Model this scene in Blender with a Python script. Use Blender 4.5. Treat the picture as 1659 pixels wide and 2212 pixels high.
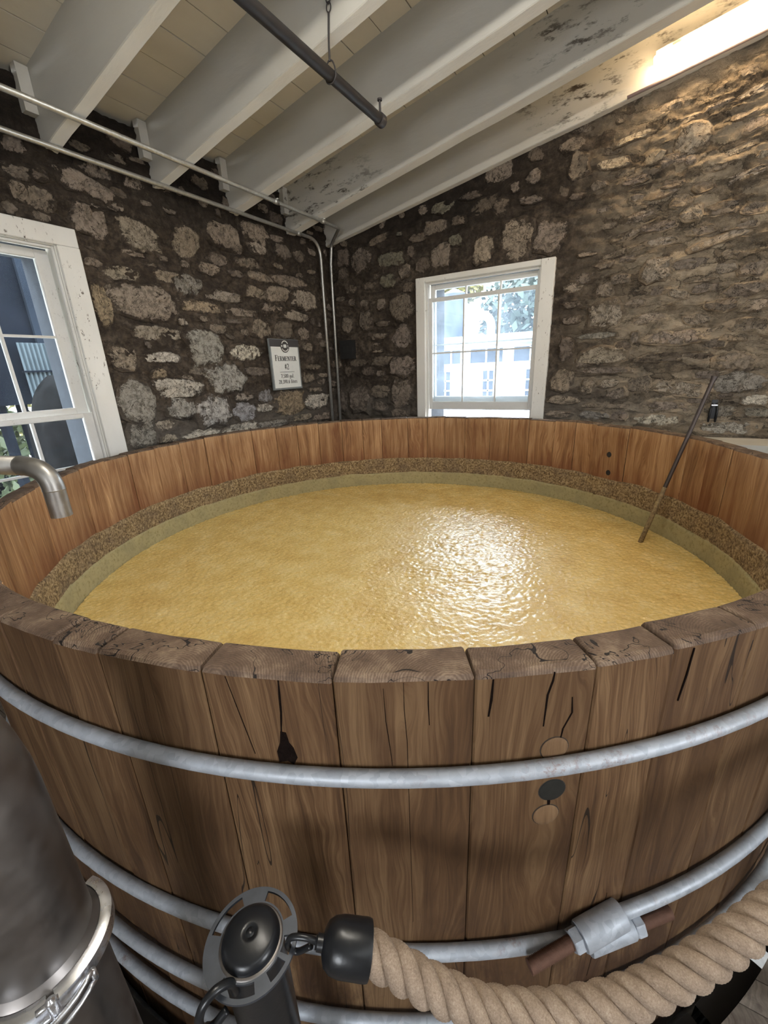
import bpy, math, random
from mathutils import Vector, Matrix, noise

for o in list(bpy.data.objects): bpy.data.objects.remove(o)
C = bpy.context.scene.collection
random.seed(7)

# ------------------------------------------------------------------ camera, world, light, exposure
FPX = 902.7
W_, H_ = 1659, 2212
HC = 1.58
RT = Vector((0.8591, 0.5103, -0.0399)); UP = Vector((-0.1327, 0.2973, 0.9455)); FW = Vector((-0.4943, 0.8070, -0.3231))
cd = bpy.data.cameras.new('camera'); cam = bpy.data.objects.new('camera', cd); C.objects.link(cam)
cd.sensor_fit = 'HORIZONTAL'; cd.sensor_width = 36.0; cd.lens = FPX / W_ * 36.0; cd.clip_start = 0.02
m = Matrix.Identity(4)
for i in range(3):
    m[i][0] = RT[i]; m[i][1] = UP[i]; m[i][2] = -FW[i]
m[2][3] = HC
cam.matrix_world = m
sc = bpy.context.scene
sc.camera = cam
sc.view_settings.view_transform = 'Standard'; sc.view_settings.look = 'None'
sc.view_settings.exposure = 0.38; sc.view_settings.gamma = 1.0
sc.view_settings.use_curve_mapping = False

world = bpy.data.worlds.new('sky'); sc.world = world; world.use_nodes = True
wn = world.node_tree.nodes; wl = world.node_tree.links
bgn = wn['Background']
tc = wn.new('ShaderNodeTexCoord'); sx = wn.new('ShaderNodeSeparateXYZ'); cr = wn.new('ShaderNodeValToRGB')
wl.new(tc.outputs['Generated'], sx.inputs[0]); wl.new(sx.outputs['Z'], cr.inputs[0])
cr.color_ramp.elements[0].position = 0.0; cr.color_ramp.elements[0].color = (0.96, 0.975, 1.0, 1)
cr.color_ramp.elements[1].position = 0.7; cr.color_ramp.elements[1].color = (0.80, 0.90, 1.0, 1)
wl.new(cr.outputs[0], bgn.inputs['Color']); bgn.inputs['Strength'].default_value = 16.0

def ray_at(px, py):
    return RT * ((px - W_ / 2) / FPX) - UP * ((py - H_ / 2) / FPX) + FW
CAM = Vector((0, 0, HC))
def at_depth(px, py, D): return CAM + ray_at(px, py) * D
def at_plane(px, py, ax, v):
    d = ray_at(px, py); return CAM + d * ((v - CAM[ax]) / d[ax])

XL, YR = -2.96, 3.967          # left wall plane, right wall plane
TC = Vector((-1.0883, 1.9066)); RI = 1.632; TH = 0.070; ZR = 1.160; ZM = 0.555
def zb(x): return 2.765 + 0.188 * (x + 3.02)      # underside of rafters
DEP = 0.335

def portal(name, loc, rot, sx_, sy_):
    l = bpy.data.lights.new(name, 'AREA'); l.shape = 'RECTANGLE'; l.size = sx_; l.size_y = sy_
    l.cycles.is_portal = True
    o = bpy.data.objects.new(name, l); C.objects.link(o); o.location = loc; o.rotation_euler = rot
    return o
portal('window_portal', (-1.345, YR + 0.30, 1.65), (-math.pi / 2, 0, 0), 1.1, 1.5)
portal('window_portal', (XL - 0.30, 0.91, 1.45), (0, -math.pi / 2, 0), 1.7, 1.1)
BACK_HOLE = (0.0, 0.9, 1.1, 2.1); SIDE_HOLE = (-0.3, 0.6, 1.1, 2.3)
portal('rear_portal', (0.45, -2.40, 1.6), (math.pi / 2, 0, 0), 0.9, 1.0)
portal('side_portal', (3.45, 0.15, 1.7), (0, math.pi / 2, 0), 1.2, 0.9)

# ------------------------------------------------------------------ helpers
class MB:
    def __init__(s): s.v = []; s.f = []; s.m = []; s.a = []
    def add(s, vs, fs, mi=0, attr=None):
        b = len(s.v); s.v += [tuple(v) for v in vs]
        s.f += [tuple(i + b for i in f) for f in fs]
        s.m += (list(mi) if isinstance(mi, (list, tuple)) else [mi] * len(fs))
        s.a += (attr if attr is not None else [1.0] * len(vs))
    def box(s, c, h, R=None, mi=0):
        c = Vector(c); vs = []
        for z in (-1, 1):
            for y in (-1, 1):
                for x in (-1, 1):
                    p = Vector((x * h[0], y * h[1], z * h[2]))
                    if R: p = R @ p
                    vs.append(c + p)
        s.add(vs, [(0, 2, 3, 1), (4, 5, 7, 6), (0, 1, 5, 4), (2, 6, 7, 3), (0, 4, 6, 2), (1, 3, 7, 5)], mi)
    def bx(s, x0, x1, y0, y1, z0, z1, mi=0):
        s.box(((x0 + x1) / 2, (y0 + y1) / 2, (z0 + z1) / 2), (abs(x1 - x0) / 2, abs(y1 - y0) / 2, abs(z1 - z0) / 2), None, mi)
    def tube(s, pts, r, n=12, closed=False, caps=True, mi=0):
        pts = [Vector(p) for p in pts]; N = len(pts)
        rr = r if isinstance(r, (list, tuple)) else [r] * N
        T = []
        for i in range(N):
            if closed: t = pts[(i + 1) % N] - pts[i - 1]
            else: t = pts[min(i + 1, N - 1)] - pts[max(i - 1, 0)]
            T.append(t.normalized())
        up = Vector((0, 0, 1)) if abs(T[0].z) < 0.9 else Vector((1, 0, 0))
        u = (up - T[0] * up.dot(T[0])).normalized(); vs = []
        for i in range(N):
            u = (u - T[i] * u.dot(T[i])).normalized(); w = T[i].cross(u)
            for k in range(n):
                a = 2 * math.pi * k / n
                vs.append(pts[i] + (u * math.cos(a) + w * math.sin(a)) * rr[i])
        fs = []
        for i in range(N if closed else N - 1):
            j = (i + 1) % N
            for k in range(n):
                l = (k + 1) % n
                fs.append((i * n + k, i * n + l, j * n + l, j * n + k))
        if caps and not closed:
            fs.append(tuple(range(n - 1, -1, -1))); fs.append(tuple((N - 1) * n + k for k in range(n)))
        s.add(vs, fs, mi)
    def lathe(s, prof, c, R=None, n=32, mi=0, ang=2 * math.pi, a0=0.0):
        c = Vector(c); vs = []; full = abs(ang - 2 * math.pi) < 1e-6; nn = n if full else n + 1
        for (r, z) in prof:
            for k in range(nn):
                a = a0 + ang * k / n
                p = Vector((r * math.cos(a), r * math.sin(a), z))
                if R: p = R @ p
                vs.append(c + p)
        fs = []
        for i in range(len(prof) - 1):
            for k in range(n):
                l = (k + 1) % nn
                fs.append((i * nn + k, i * nn + l, (i + 1) * nn + l, (i + 1) * nn + k))
        s.add(vs, fs, mi)
    def prism(s, poly, z0, z1, fn=None, mi=0):
        n = len(poly); fn = fn or (lambda x, y, z: (x, y, z))
        vs = [fn(x, y, z0) for x, y in poly] + [fn(x, y, z1) for x, y in poly]
        fs = [tuple(range(n - 1, -1, -1)), tuple(range(n, 2 * n))] + [(i, (i + 1) % n, n + (i + 1) % n, n + i) for i in range(n)]
        s.add(vs, fs, mi)
    def build(s, name, mats, parent=None, smooth=False, origin=None, auto=None):
        me = bpy.data.meshes.new(name)
        o_ = Vector(origin) if origin is not None else Vector((0, 0, 0))
        me.from_pydata([tuple(Vector(v) - o_) for v in s.v], [], s.f)
        mats = mats if isinstance(mats, (list, tuple)) else [mats]
        for mm in mats: me.materials.append(mm)
        me.polygons.foreach_set('material_index', s.m)
        if any(a != 1.0 for a in s.a):
            at = me.attributes.new('edge', 'FLOAT', 'POINT'); at.data.foreach_set('value', s.a)
        if smooth: me.polygons.foreach_set('use_smooth', [True] * len(s.f))
        me.update()
        if auto is not None: me.set_sharp_from_angle(angle=math.radians(auto))
        o = bpy.data.objects.new(name, me); C.objects.link(o)
        if parent is not None:
            o.parent = parent
            o.location = o_ - (parent.matrix_basis.translation if parent.parent is None else parent.parent.matrix_basis.translation + parent.matrix_basis.translation)
        else: o.location = o_
        return o

def empty(name, loc=(0, 0, 0)):
    o = bpy.data.objects.new(name, None); o.location = loc; o.empty_display_size = 0.1; C.objects.link(o); return o
def tag(o, label, cat, group=None, kind=None):
    o['label'] = label; o['category'] = cat
    if group: o['group'] = group
    if kind: o['kind'] = kind
    return o
def structure(o): o['kind'] = 'structure'; return o
def bezier(p0, p1, p2, n=8):
    p0, p1, p2 = Vector(p0), Vector(p1), Vector(p2)
    return [p0 * (1 - t) ** 2 + p1 * 2 * t * (1 - t) + p2 * t * t for t in [i / n for i in range(n + 1)]]
def catmull(P, n=10):
    P = [Vector(p) for p in P]; P = [P[0] * 2 - P[1]] + P + [P[-1] * 2 - P[-2]]; out = []
    for i in range(1, len(P) - 2):
        a, b, c, d = P[i - 1:i + 3]
        for k in range(n):
            t = k / n
            out.append(0.5 * ((2 * b) + (c - a) * t + (2 * a - 5 * b + 4 * c - d) * t * t + (3 * b - a - 3 * c + d) * t ** 3))
    out.append(P[-2]); return out
def hexnut(mb, c, axis, r, h):
    ax = Vector(axis).normalized(); R = ax.to_track_quat('Z', 'Y').to_matrix()
    mb.lathe([(0.0001, -h / 2), (r * 0.92, -h / 2), (r, -h / 2 * 0.75), (r, h / 2 * 0.75), (r * 0.92, h / 2), (0.0001, h / 2)], c, R, 6)

# ------------------------------------------------------------------ materials
class NT:
    def __init__(s, name):
        s.mat = bpy.data.materials.new(name); s.mat.use_nodes = True
        s.t = s.mat.node_tree; s.N = s.t.nodes; s.L = s.t.links; s.b = s.N['Principled BSDF']
    def n(s, typ, **kw):
        x = s.N.new('ShaderNode' + typ)
        for k, v in kw.items():
            if k.startswith('i_'): x.inputs[k[2:].replace('_', ' ')].default_value = v
            else: setattr(x, k, v)
        return x
    def l(s, a, b): s.L.new(a, b)
    def pos(s, kind='world', scale=(1, 1, 1), rnd=0.0):
        if kind == 'world': src = s.n('NewGeometry').outputs['Position']
        else: src = s.n('TexCoord').outputs['Object']
        mp = s.n('Mapping'); mp.inputs['Scale'].default_value = scale; 
        if rnd:
            oi = s.n('ObjectInfo'); mu = s.n('VectorMath', operation='SCALE'); cm = s.n('CombineXYZ')
            for k in range(3): s.l(oi.outputs['Random'], cm.inputs[k])
            s.l(cm.outputs[0], mu.inputs[0]); mu.inputs['Scale'].default_value = rnd
            ad = s.n('VectorMath', operation='ADD'); s.l(src, ad.inputs[0]); s.l(mu.outputs[0], ad.inputs[1]); src = ad.outputs[0]
        s.l(src, mp.inputs['Vector']); return mp.outputs[0]
    def noise(s, vec, scale, detail=4, rough=0.55, dist=0.0, out='Fac'):
        x = s.n('TexNoise'); x.inputs['Scale'].default_value = scale; x.inputs['Detail'].default_value = detail
        x.inputs['Roughness'].default_value = rough; x.inputs['Distortion'].default_value = dist
        s.l(vec, x.inputs['Vector']); return x.outputs[out]
    def math(s, op, a, b=None, c=None, clamp=False):
        x = s.n('Math', operation=op); x.use_clamp = clamp
        for i, v in enumerate((a, b, c)):
            if v is None: continue
            if isinstance(v, (int, float)): x.inputs[i].default_value = v
            else: s.l(v, x.inputs[i])
        return x.outputs[0]
    def ramp(s, fac, stops):
        x = s.n('ValToRGB'); e = x.color_ramp.elements
        while len(e) < len(stops): e.new(0.5)
        for i, (p, c) in enumerate(stops):
            e[i].position = p
            if isinstance(c, (int, float)): c = (c, c, c)
            e[i].color = (*c, 1)
        s.l(fac, x.inputs[0]); return x.outputs[0]
    def mix(s, fac, a, b, mode='MIX'):
        x = s.n('Mix', data_type='RGBA', blend_type=mode)
        if isinstance(fac, (int, float)): x.inputs[0].default_value = fac
        else: s.l(fac, x.inputs[0])
        for i, v in ((6, a), (7, b)):
            if isinstance(v, tuple): x.inputs[i].default_value = (*v, 1)
            else: s.l(v, x.inputs[i])
        return x.outputs[2]
    def bump(s, h, strength=0.5, dist=0.01, nrm=None):
        x = s.n('Bump'); x.inputs['Strength'].default_value = strength; x.inputs['Distance'].default_value = dist
        s.l(h, x.inputs['Height'])
        if nrm is not None: s.l(nrm, x.inputs['Normal'])
        return x.outputs[0]
    def fin(s, col=None, rough=None, nrm=None, metal=None, spec=None):
        for k, v in (('Base Color', col), ('Roughness', rough), ('Metallic', metal), ('Normal', nrm), ('Specular IOR Level', spec)):
            if v is None: continue
            if isinstance(v, tuple): s.b.inputs[k].default_value = (*v, 1)
            elif isinstance(v, (int, float)): s.b.inputs[k].default_value = v
            else: s.l(v, s.b.inputs[k])
        return s.mat

def simple(name, col, rough=0.5, metal=0.0, var=0.25, scale=30, bump=0.15, spec=0.5):
    t = NT(name); p = t.pos('object' if False else 'world'); f = t.noise(p, scale, 4)
    c = t.mix(f, tuple(x * (1 - var) for x in col), tuple(min(1, x * (1 + var)) for x in col))
    return t.fin(c, rough, t.bump(f, bump, 0.004), metal, spec)

def mortar_col(t, p):
    f1 = t.noise(p, 3.2, 6, 0.65); f2 = t.noise(p, 22, 6, 0.7); f3 = t.noise(p, 0.9, 3)
    c = t.ramp(f1, [(0.3, (0.040, 0.030, 0.023)), (0.5, (0.100, 0.077, 0.057)), (0.72, (0.19, 0.152, 0.115))])
    c = t.mix(t.ramp(f2, [(0.42, 0.85), (0.62, 0.0)]), c, (0.042, 0.032, 0.025))
    c = t.mix(t.ramp(t.noise(p, 9, 8, 0.75), [(0.55, 0.0), (0.70, 0.6)]), c, (0.24, 0.195, 0.15))
    sp = t.n('SeparateXYZ'); t.l(t.n('NewGeometry').outputs['Position'], sp.inputs[0])
    zlow = t.math('ADD', t.math('MULTIPLY', t.math('SUBTRACT', 1.55, sp.outputs['Z']), 1.6), t.math('MULTIPLY', t.math('SUBTRACT', f3, 0.5), 1.5), clamp=True)
    c = t.mix(t.math('MULTIPLY', zlow, 0.75, clamp=True), c, (0.19, 0.17, 0.145))
    # black mould stains high up towards the corner
    soot = t.math('ADD', t.math('MULTIPLY', t.math('SUBTRACT', sp.outputs['Z'], 2.45), 2.2), t.math('MULTIPLY', t.math('SUBTRACT', f1, 0.5), 3.0), clamp=True)
    xr = t.math('MULTIPLY', t.math('SUBTRACT', -0.3, sp.outputs['X']), 0.8, clamp=True)
    c = t.mix(t.math('MULTIPLY', t.math('MULTIPLY', soot, xr), 0.85, clamp=True), c, (0.014, 0.011, 0.009))
    # ochre plaster near the lamp, colour raised to carry the lamp's light
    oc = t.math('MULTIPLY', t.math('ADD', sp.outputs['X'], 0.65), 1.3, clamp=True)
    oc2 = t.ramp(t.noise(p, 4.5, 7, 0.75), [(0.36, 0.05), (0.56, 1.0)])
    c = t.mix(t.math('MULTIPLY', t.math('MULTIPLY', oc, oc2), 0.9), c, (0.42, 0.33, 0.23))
    return c, f1, f2
def mat_mortar():
    t = NT('sooty_mortar'); p = t.pos(); c, f1, f2 = mortar_col(t, p)
    st = t.noise(t.pos('world', (1, 1, 2.6)), 7, 7, 0.72, 0.6)
    c = t.mix(t.ramp(st, [(0.30, 0.8), (0.44, 0.0)]), c, (0.03, 0.024, 0.019))
    wv = t.n('VectorMath', operation='ADD'); t.l(t.pos('world', (4.2, 1, 12.0)), wv.inputs[0])
    ns = t.n('TexNoise'); ns.inputs['Scale'].default_value = 5; ns.inputs['Detail'].default_value = 6; ns.inputs['Roughness'].default_value = 0.7; t.l(p, ns.inputs['Vector'])
    sc_ = t.n('VectorMath', operation='SCALE'); sc_.inputs['Scale'].default_value = 1.5; t.l(ns.outputs['Color'], sc_.inputs[0]); t.l(sc_.outputs[0], wv.inputs[1])
    ve = t.n('TexVoronoi'); ve.feature = 'DISTANCE_TO_EDGE'; ve.inputs['Scale'].default_value = 1.0; t.l(wv.outputs[0], ve.inputs['Vector'])
    vc = t.n('TexVoronoi'); vc.inputs['Scale'].default_value = 1.0; t.l(wv.outputs[0], vc.inputs['Vector'])
    bw = t.n('RGBToBW'); t.l(vc.outputs['Color'], bw.inputs[0])
    sp = t.n('SeparateXYZ'); t.l(t.n('NewGeometry').outputs['Position'], sp.inputs[0])
    rgt = t.math('MULTIPLY', t.math('ADD', sp.outputs['X'], 0.75), 1.6, clamp=True)
    c = t.mix(t.math('MULTIPLY', rgt, 0.8), c, t.mix(t.ramp(bw.outputs[0], [(0.25, 0.0), (0.75, 1.0)]), t.mix(0.5, c, (0.05, 0.042, 0.034)), t.mix(0.45, c, (0.52, 0.44, 0.33))))
    gate = t.ramp(t.noise(p, 3, 3), [(0.42, 0.0), (0.58, 1.0)])
    crk = t.math('MULTIPLY', t.math('MULTIPLY', t.ramp(ve.outputs['Distance'], [(0.0, 1.0), (0.055, 0.0)]), gate), rgt)
    c = t.mix(t.math('MULTIPLY', crk, 0.85), c, (0.022, 0.018, 0.014))
    b = t.bump(t.math('MULTIPLY', t.math('MINIMUM', ve.outputs['Distance'], 0.22), t.math('MULTIPLY', rgt, 4.0)), 0.9, 0.022); b = t.bump(st, 0.9, 0.035, b); b = t.bump(f2, 0.7, 0.012, b); b = t.bump(t.noise(p, 90, 4), 0.4, 0.004, b)
    return t.fin(c, 0.92, b, spec=0.2)
def mat_stone():
    t = NT('limestone'); p = t.pos(); oi = t.n('ObjectInfo')
    at = t.n('Attribute'); at.attribute_name = 'edge'
    f1 = t.noise(p, 26, 8, 0.72); f2 = t.noise(p, 90, 4, 0.6); f3 = t.noise(p, 15, 10, 0.78)
    mc, g1, g2 = mortar_col(t, p)
    c = t.mix(t.ramp(f1, [(0.40, 0.0), (0.54, 1.0)]), t.mix(0.6, oi.outputs['Color'], (0.05, 0.04, 0.03)), oi.outputs['Color'])
    c = t.mix(t.ramp(f2, [(0.35, 0.35), (0.55, 0.0)]), c, (0.12, 0.10, 0.08))
    e = t.math('ADD', t.math('SUBTRACT', at.outputs['Fac'], t.math('MULTIPLY', oi.outputs['Random'], 0.30)), t.math('MULTIPLY', t.math('SUBTRACT', f3, 0.5), 3.0))
    msk = t.ramp(e, [(0.26, 0.0), (0.34, 1.0)])
    line = t.math('LESS_THAN', t.math('ABSOLUTE', t.math('SUBTRACT', t.noise(p, 10, 4, 0.7, 0.8), 0.5)), 0.010)
    c = t.mix(t.math('MULTIPLY', line, 0.8), c, (0.03, 0.024, 0.018))
    c = t.mix(msk, mc, c)
    b = t.bump(t.math('ADD', t.math('MULTIPLY', msk, 0.35), t.math('SUBTRACT', f1, t.math('MULTIPLY', line, 0.6))), 0.9, 0.018); b = t.bump(f2, 0.5, 0.004, b)
    return t.fin(c, 0.9, b, spec=0.25)
def mat_paint(name, base=(0.62, 0.60, 0.54), mould=0.0, chips=0.0, grain=(1, 1, 1)):
    t = NT(name); p = t.pos('world', grain); q = t.pos()
    f = t.noise(p, 5, 5, 0.6); f2 = t.noise(p, 40, 5, 0.6)
    c = t.mix(f, tuple(x * 0.86 for x in base), tuple(min(1, x * 1.1) for x in base))
    c = t.mix(t.ramp(t.noise(q, 1.3, 4), [(0.45, 0.0), (0.75, 0.35)]), c, (base[0] * 0.85, base[1] * 0.80, base[2] * 0.70))
    if mould:
        a = t.noise(q, 1.1, 3, 0.5); b = t.noise(p, 17, 6, 0.75)
        sy = t.n('SeparateXYZ'); t.l(q, sy.inputs[0])
        ym = t.math('MULTIPLY', t.math('SUBTRACT', sy.outputs['Y'], 2.75), 2.0, clamp=True)
        k = t.math('MULTIPLY', t.math('MULTIPLY', t.ramp(a, [(0.47, 0.0), (0.60, 1.0)]), ym), t.ramp(b, [(0.53, 0.0), (0.62, 1.0)]))
        c = t.mix(t.math('MULTIPLY', k, mould, clamp=True), c, (0.05, 0.038, 0.028))
    h = f2
    if chips:
        a = t.noise(q, 2.0, 3, 0.5); b = t.noise(p, 38, 5, 0.8)
        k = t.math('MULTIPLY', t.ramp(a, [(0.53, 0.0), (0.60, 1.0)]), t.ramp(b, [(0.60, 0.0), (0.63, 1.0)]))
        c = t.mix(t.math('MULTIPLY', k, chips, clamp=True), c, (0.09, 0.062, 0.04))
        h = t.math('SUBTRACT', f2, k)
    return t.fin(c, 0.6, t.bump(h, 0.45, 0.004), spec=0.35)
def mat_wood(name, cols, zscale=0.06, dark=(0.045, 0.020, 0.009), rough=0.62, crack=1.0, wet=False, ring=True):
    t = NT(name); p = t.pos('object', (1, 1, 1), 37.0)
    sx_ = t.n('SeparateXYZ'); t.l(p, sx_.inputs[0])
    warp = t.noise(t.pos('object', (1, 1, 0.22), 37.0), 5.0, 3, 0.5)
    warp2 = t.noise(t.pos('object', (1, 1, 0.35), 11.0), 26.0, 2, 0.5)
    gx = t.math('ADD', sx_.outputs['X'], t.math('ADD', t.math('MULTIPLY', warp, 0.22), t.math('MULTIPLY', warp2, 0.012)))
    cv = t.n('CombineXYZ'); t.l(gx, cv.inputs[0]); t.l(t.math('MULTIPLY', sx_.outputs['Z'], 0.02), cv.inputs[2])
    fine = t.noise(cv.outputs[0], 210, 3, 0.7); med = t.noise(cv.outputs[0], 34, 3, 0.6)
    streak = t.noise(t.pos('object', (1, 1, 0.05), 37.0), 40, 5, 0.65)
    big = t.noise(t.pos('object', (1, 1, 0.35), 17.0), 4.0, 4, 0.6, 0.5)
    g = t.math('ADD', t.math('MULTIPLY', fine, 0.30), t.math('ADD', t.math('MULTIPLY', med, 0.26), t.math('ADD', t.math('MULTIPLY', streak, 0.18), t.math('MULTIPLY', big, 0.28))))
    c = t.ramp(g, [(0.39, cols[0]), (0.50, cols[1]), (0.61, cols[2])])
    oi = t.n('ObjectInfo')
    c = t.mix(t.math('MULTIPLY', oi.outputs['Random'], 0.45), c, tuple(x * 0.60 for x in cols[1]))
    st = t.noise(t.pos('object', (1, 1, 0.13), 55.0), 8, 5, 0.62, 0.8)
    c = t.mix(t.ramp(st, [(0.56, 0.0), (0.72, 0.8)]), c, dark)
    cn = t.noise(t.pos('object', (1, 1, 0.06), 91.0), 8, 3, 0.5, 0.2)
    wd = t.ramp(t.noise(t.pos('object', (1, 1, 0.3), 13.0), 5, 2), [(0.50, 0.0), (0.66, 0.0034 if crack else 0.0)])
    line = t.math('LESS_THAN', t.math('ABSOLUTE', t.math('SUBTRACT', cn, 0.5)), wd)
    c = t.mix(t.math('MULTIPLY', line, 0.9), c, (0.012, 0.007, 0.004))
    sp = t.n('SeparateXYZ'); t.l(t.n('NewGeometry').outputs['Position'], sp.inputs[0])
    if wet:
        k = t.math('ADD', t.math('MULTIPLY', t.math('SUBTRACT', 0.93, sp.outputs['Z']), 5.0), t.math('SUBTRACT', st, 0.5), clamp=True)
        c = t.mix(t.math('MULTIPLY', k, 0.7), c, (0.15, 0.045, 0.020))
        k2 = t.math('ADD', t.math('MULTIPLY', t.math('SUBTRACT', sp.outputs['Z'], 1.10), 9.0), t.math('MULTIPLY', t.math('SUBTRACT', streak, 0.5), 3.0), clamp=True)
        c = t.mix(t.math('MULTIPLY', k2, 0.55), c, (0.50, 0.33, 0.18))
    elif crack:      # dark water stains where the lower hoops hold damp
        wn_ = t.noise(t.pos('object', (1, 1, 0.4), 29.0), 9, 6, 0.7, 0.4)
        zz = t.math('MULTIPLY', t.math('SUBTRACT', 0.78, sp.outputs['Z']), 2.2, clamp=True)
        k = t.math('MULTIPLY', zz, t.ramp(wn_, [(0.47, 0.0), (0.60, 0.8)]))
        c = t.mix(k, c, (0.040, 0.018, 0.009))
    h = t.math('SUBTRACT', t.math('ADD', streak, t.math('MULTIPLY', fine, 0.6)), t.math('MULTIPLY', line, 3.0))
    return t.fin(c, rough, t.bump(h, 0.35, 0.003), spec=0.25)
def mat_endgrain():
    t = NT('end_grain'); p = t.pos('object', (1, 1, 1))
    oi = t.n('ObjectInfo'); cm = t.n('CombineXYZ')
    t.l(t.math('MULTIPLY', t.math('SUBTRACT', oi.outputs['Random'], 0.5), 0.25), cm.inputs[0]); cm.inputs[1].default_value = -0.06
    ad = t.n('VectorMath', operation='ADD'); t.l(p, ad.inputs[0]); t.l(cm.outputs[0], ad.inputs[1])
    fl = t.n('VectorMath', operation='MULTIPLY'); t.l(ad.outputs[0], fl.inputs[0]); fl.inputs[1].default_value = (1, 1, 0)
    w = t.n('TexWave'); w.wave_type = 'RINGS'; w.rings_direction = 'Z'; w.inputs['Scale'].default_value = 75
    w.inputs['Distortion'].default_value = 5; w.inputs['Detail'].default_value = 3; w.inputs['Detail Scale'].default_value = 1.2
    t.l(fl.outputs[0], w.inputs['Vector'])
    q = t.pos(); f = t.noise(q, 14, 6, 0.7); f2 = t.noise(q, 110, 4, 0.7)
    c = t.ramp(t.math('ADD', t.math('MULTIPLY', w.outputs['Fac'], 0.09), t.math('MULTIPLY', f, 0.91)), [(0.28, (0.045, 0.028, 0.019)), (0.5, (0.115, 0.075, 0.050)), (0.72, (0.26, 0.19, 0.13))])
    cn = t.noise(q, 9, 3, 0.6, 1.4)
    line = t.math('LESS_THAN', t.math('ABSOLUTE', t.math('SUBTRACT', cn, 0.5)), 0.007)
    c = t.mix(line, c, (0.012, 0.008, 0.006))
    sp = t.ramp(t.math('MULTIPLY', t.ramp(t.noise(q, 4.5, 2), [(0.55, 0.0), (0.7, 1.0)]), t.noise(q, 60, 4, 0.8)), [(0.55, 0.0), (0.62, 0.8)])
    c = t.mix(sp, c, (0.42, 0.36, 0.27))
    h = t.math('SUBTRACT', t.math('ADD', t.math('MULTIPLY', w.outputs['Fac'], 0.15), f2), t.math('MULTIPLY', line, 2.5))
    return t.fin(c, 0.72, t.bump(h, 0.55, 0.004), spec=0.3)
def mat_mash():
    t = NT('sour_mash'); p = t.pos()
    f = t.noise(p, 7, 4, 0.6); g = t.noise(p, 70, 5, 0.65, 0.4); h2 = t.noise(p, 160, 3, 0.6)
    c = t.ramp(t.math('ADD', t.math('MULTIPLY', f, 0.5), t.math('MULTIPLY', g, 0.5)), [(0.3, (0.62, 0.40, 0.11)), (0.5, (0.79, 0.57, 0.20)), (0.7, (0.90, 0.74, 0.36))])
    b = t.bump(g, 0.55, 0.010); b = t.bump(h2, 0.25, 0.003, b)
    t.b.inputs['Subsurface Weight'].default_value = 0.0
    t.b.inputs['Coat Weight'].default_value = 0.6; t.b.inputs['Coat Roughness'].default_value = 0.18
    return t.fin(c, 0.22, b, spec=0.7)
def mat_crust(name, cols, scale, thr=0.5, rough=0.9):
    t = NT(name); p = t.pos(); f = t.noise(p, scale, 5, 0.75); g = t.noise(p, 9, 4, 0.6)
    c = t.ramp(f, [(thr - 0.13, cols[0]), (thr, cols[1]), (thr + 0.14, cols[2])])
    c = t.mix(t.ramp(g, [(0.45, 0.0), (0.7, 0.6)]), c, cols[3])
    return t.fin(c, rough, t.bump(f, 0.8, 0.006), spec=0.3)
def mat_galv(name, base=(0.50, 0.53, 0.58), rough=0.42, rust=0.3, metal=0.75):
    t = NT(name); p = t.pos(); f = t.noise(p, 30, 5, 0.6)
    v = t.n('TexVoronoi'); v.inputs['Scale'].default_value = 90; t.l(p, v.inputs['Vector'])
    c = t.mix(f, tuple(x * 0.72 for x in base), tuple(min(1, x * 1.2) for x in base))
    bw = t.n('RGBToBW'); t.l(v.outputs['Color'], bw.inputs[0]); c = t.mix(0.25 if metal < 0.9 else 0.0, c, bw.outputs[0], 'SOFT_LIGHT')
    k = t.math('MULTIPLY', t.ramp(t.noise(p, 6, 4, 0.6), [(0.55, 0.0), (0.68, 1.0)]), t.ramp(t.noise(p, 60, 5, 0.8), [(0.5, 0.0), (0.62, 1.0)]))
    c = t.mix(t.math('MULTIPLY', k, rust), c, (0.20, 0.09, 0.04))
    return t.fin(c, t.ramp(f, [(0.3, rough - 0.08), (0.7, rough + 0.12)]), t.bump(f, 0.3 if metal < 0.9 else 0.04, 0.002), metal)
def mat_glass(name, veil, speck):
    t = NT(name); t.N.remove(t.b); out = t.N['Material Output']
    tr = t.n('BsdfTransparent'); tr.inputs[0].default_value = (0.93, 0.96, 0.98, 1)
    gl = t.n('BsdfGlossy'); gl.inputs['Roughness'].default_value = 0.04
    tl = t.n('BsdfTranslucent'); tl.inputs[0].default_value = (0.80, 0.88, 1.0, 1)
    p = t.pos(); sp = t.noise(p, 260, 2, 0.5); f = t.noise(p, 5, 4, 0.6)
    k = t.math('ADD', t.math('MULTIPLY', t.ramp(sp, [(0.66, 0.0), (0.72, 1.0)]), speck), t.math('MULTIPLY', t.ramp(f, [(0.35, 0.35), (0.7, 1.0)]), veil), clamp=True)
    m1 = t.n('MixShader'); t.l(k, m1.inputs[0]); t.l(tr.outputs[0], m1.inputs[1]); t.l(tl.outputs[0], m1.inputs[2])
    fr = t.n('Fresnel'); fr.inputs[0].default_value = 1.35
    m2 = t.n('MixShader'); t.l(fr.outputs[0], m2.inputs[0]); t.l(m1.outputs[0], m2.inputs[1]); t.l(gl.outputs[0], m2.inputs[2])
    t.l(m2.outputs[0], out.inputs[0]); return t.mat
def mat_emit(name, col, s):
    t = NT(name); t.b.inputs['Base Color'].default_value = (0.9, 0.9, 0.9, 1)
    t.b.inputs['Emission Color'].default_value = (*col, 1); t.b.inputs['Emission Strength'].default_value = s; return t.mat
def mat_leaf(name, a, b):
    t = NT(name); f = t.noise(t.pos(), 6, 3); 
    t.b.inputs['Transmission Weight'].default_value = 0.0
    return t.fin(t.mix(f, a, b), 0.6)

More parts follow.
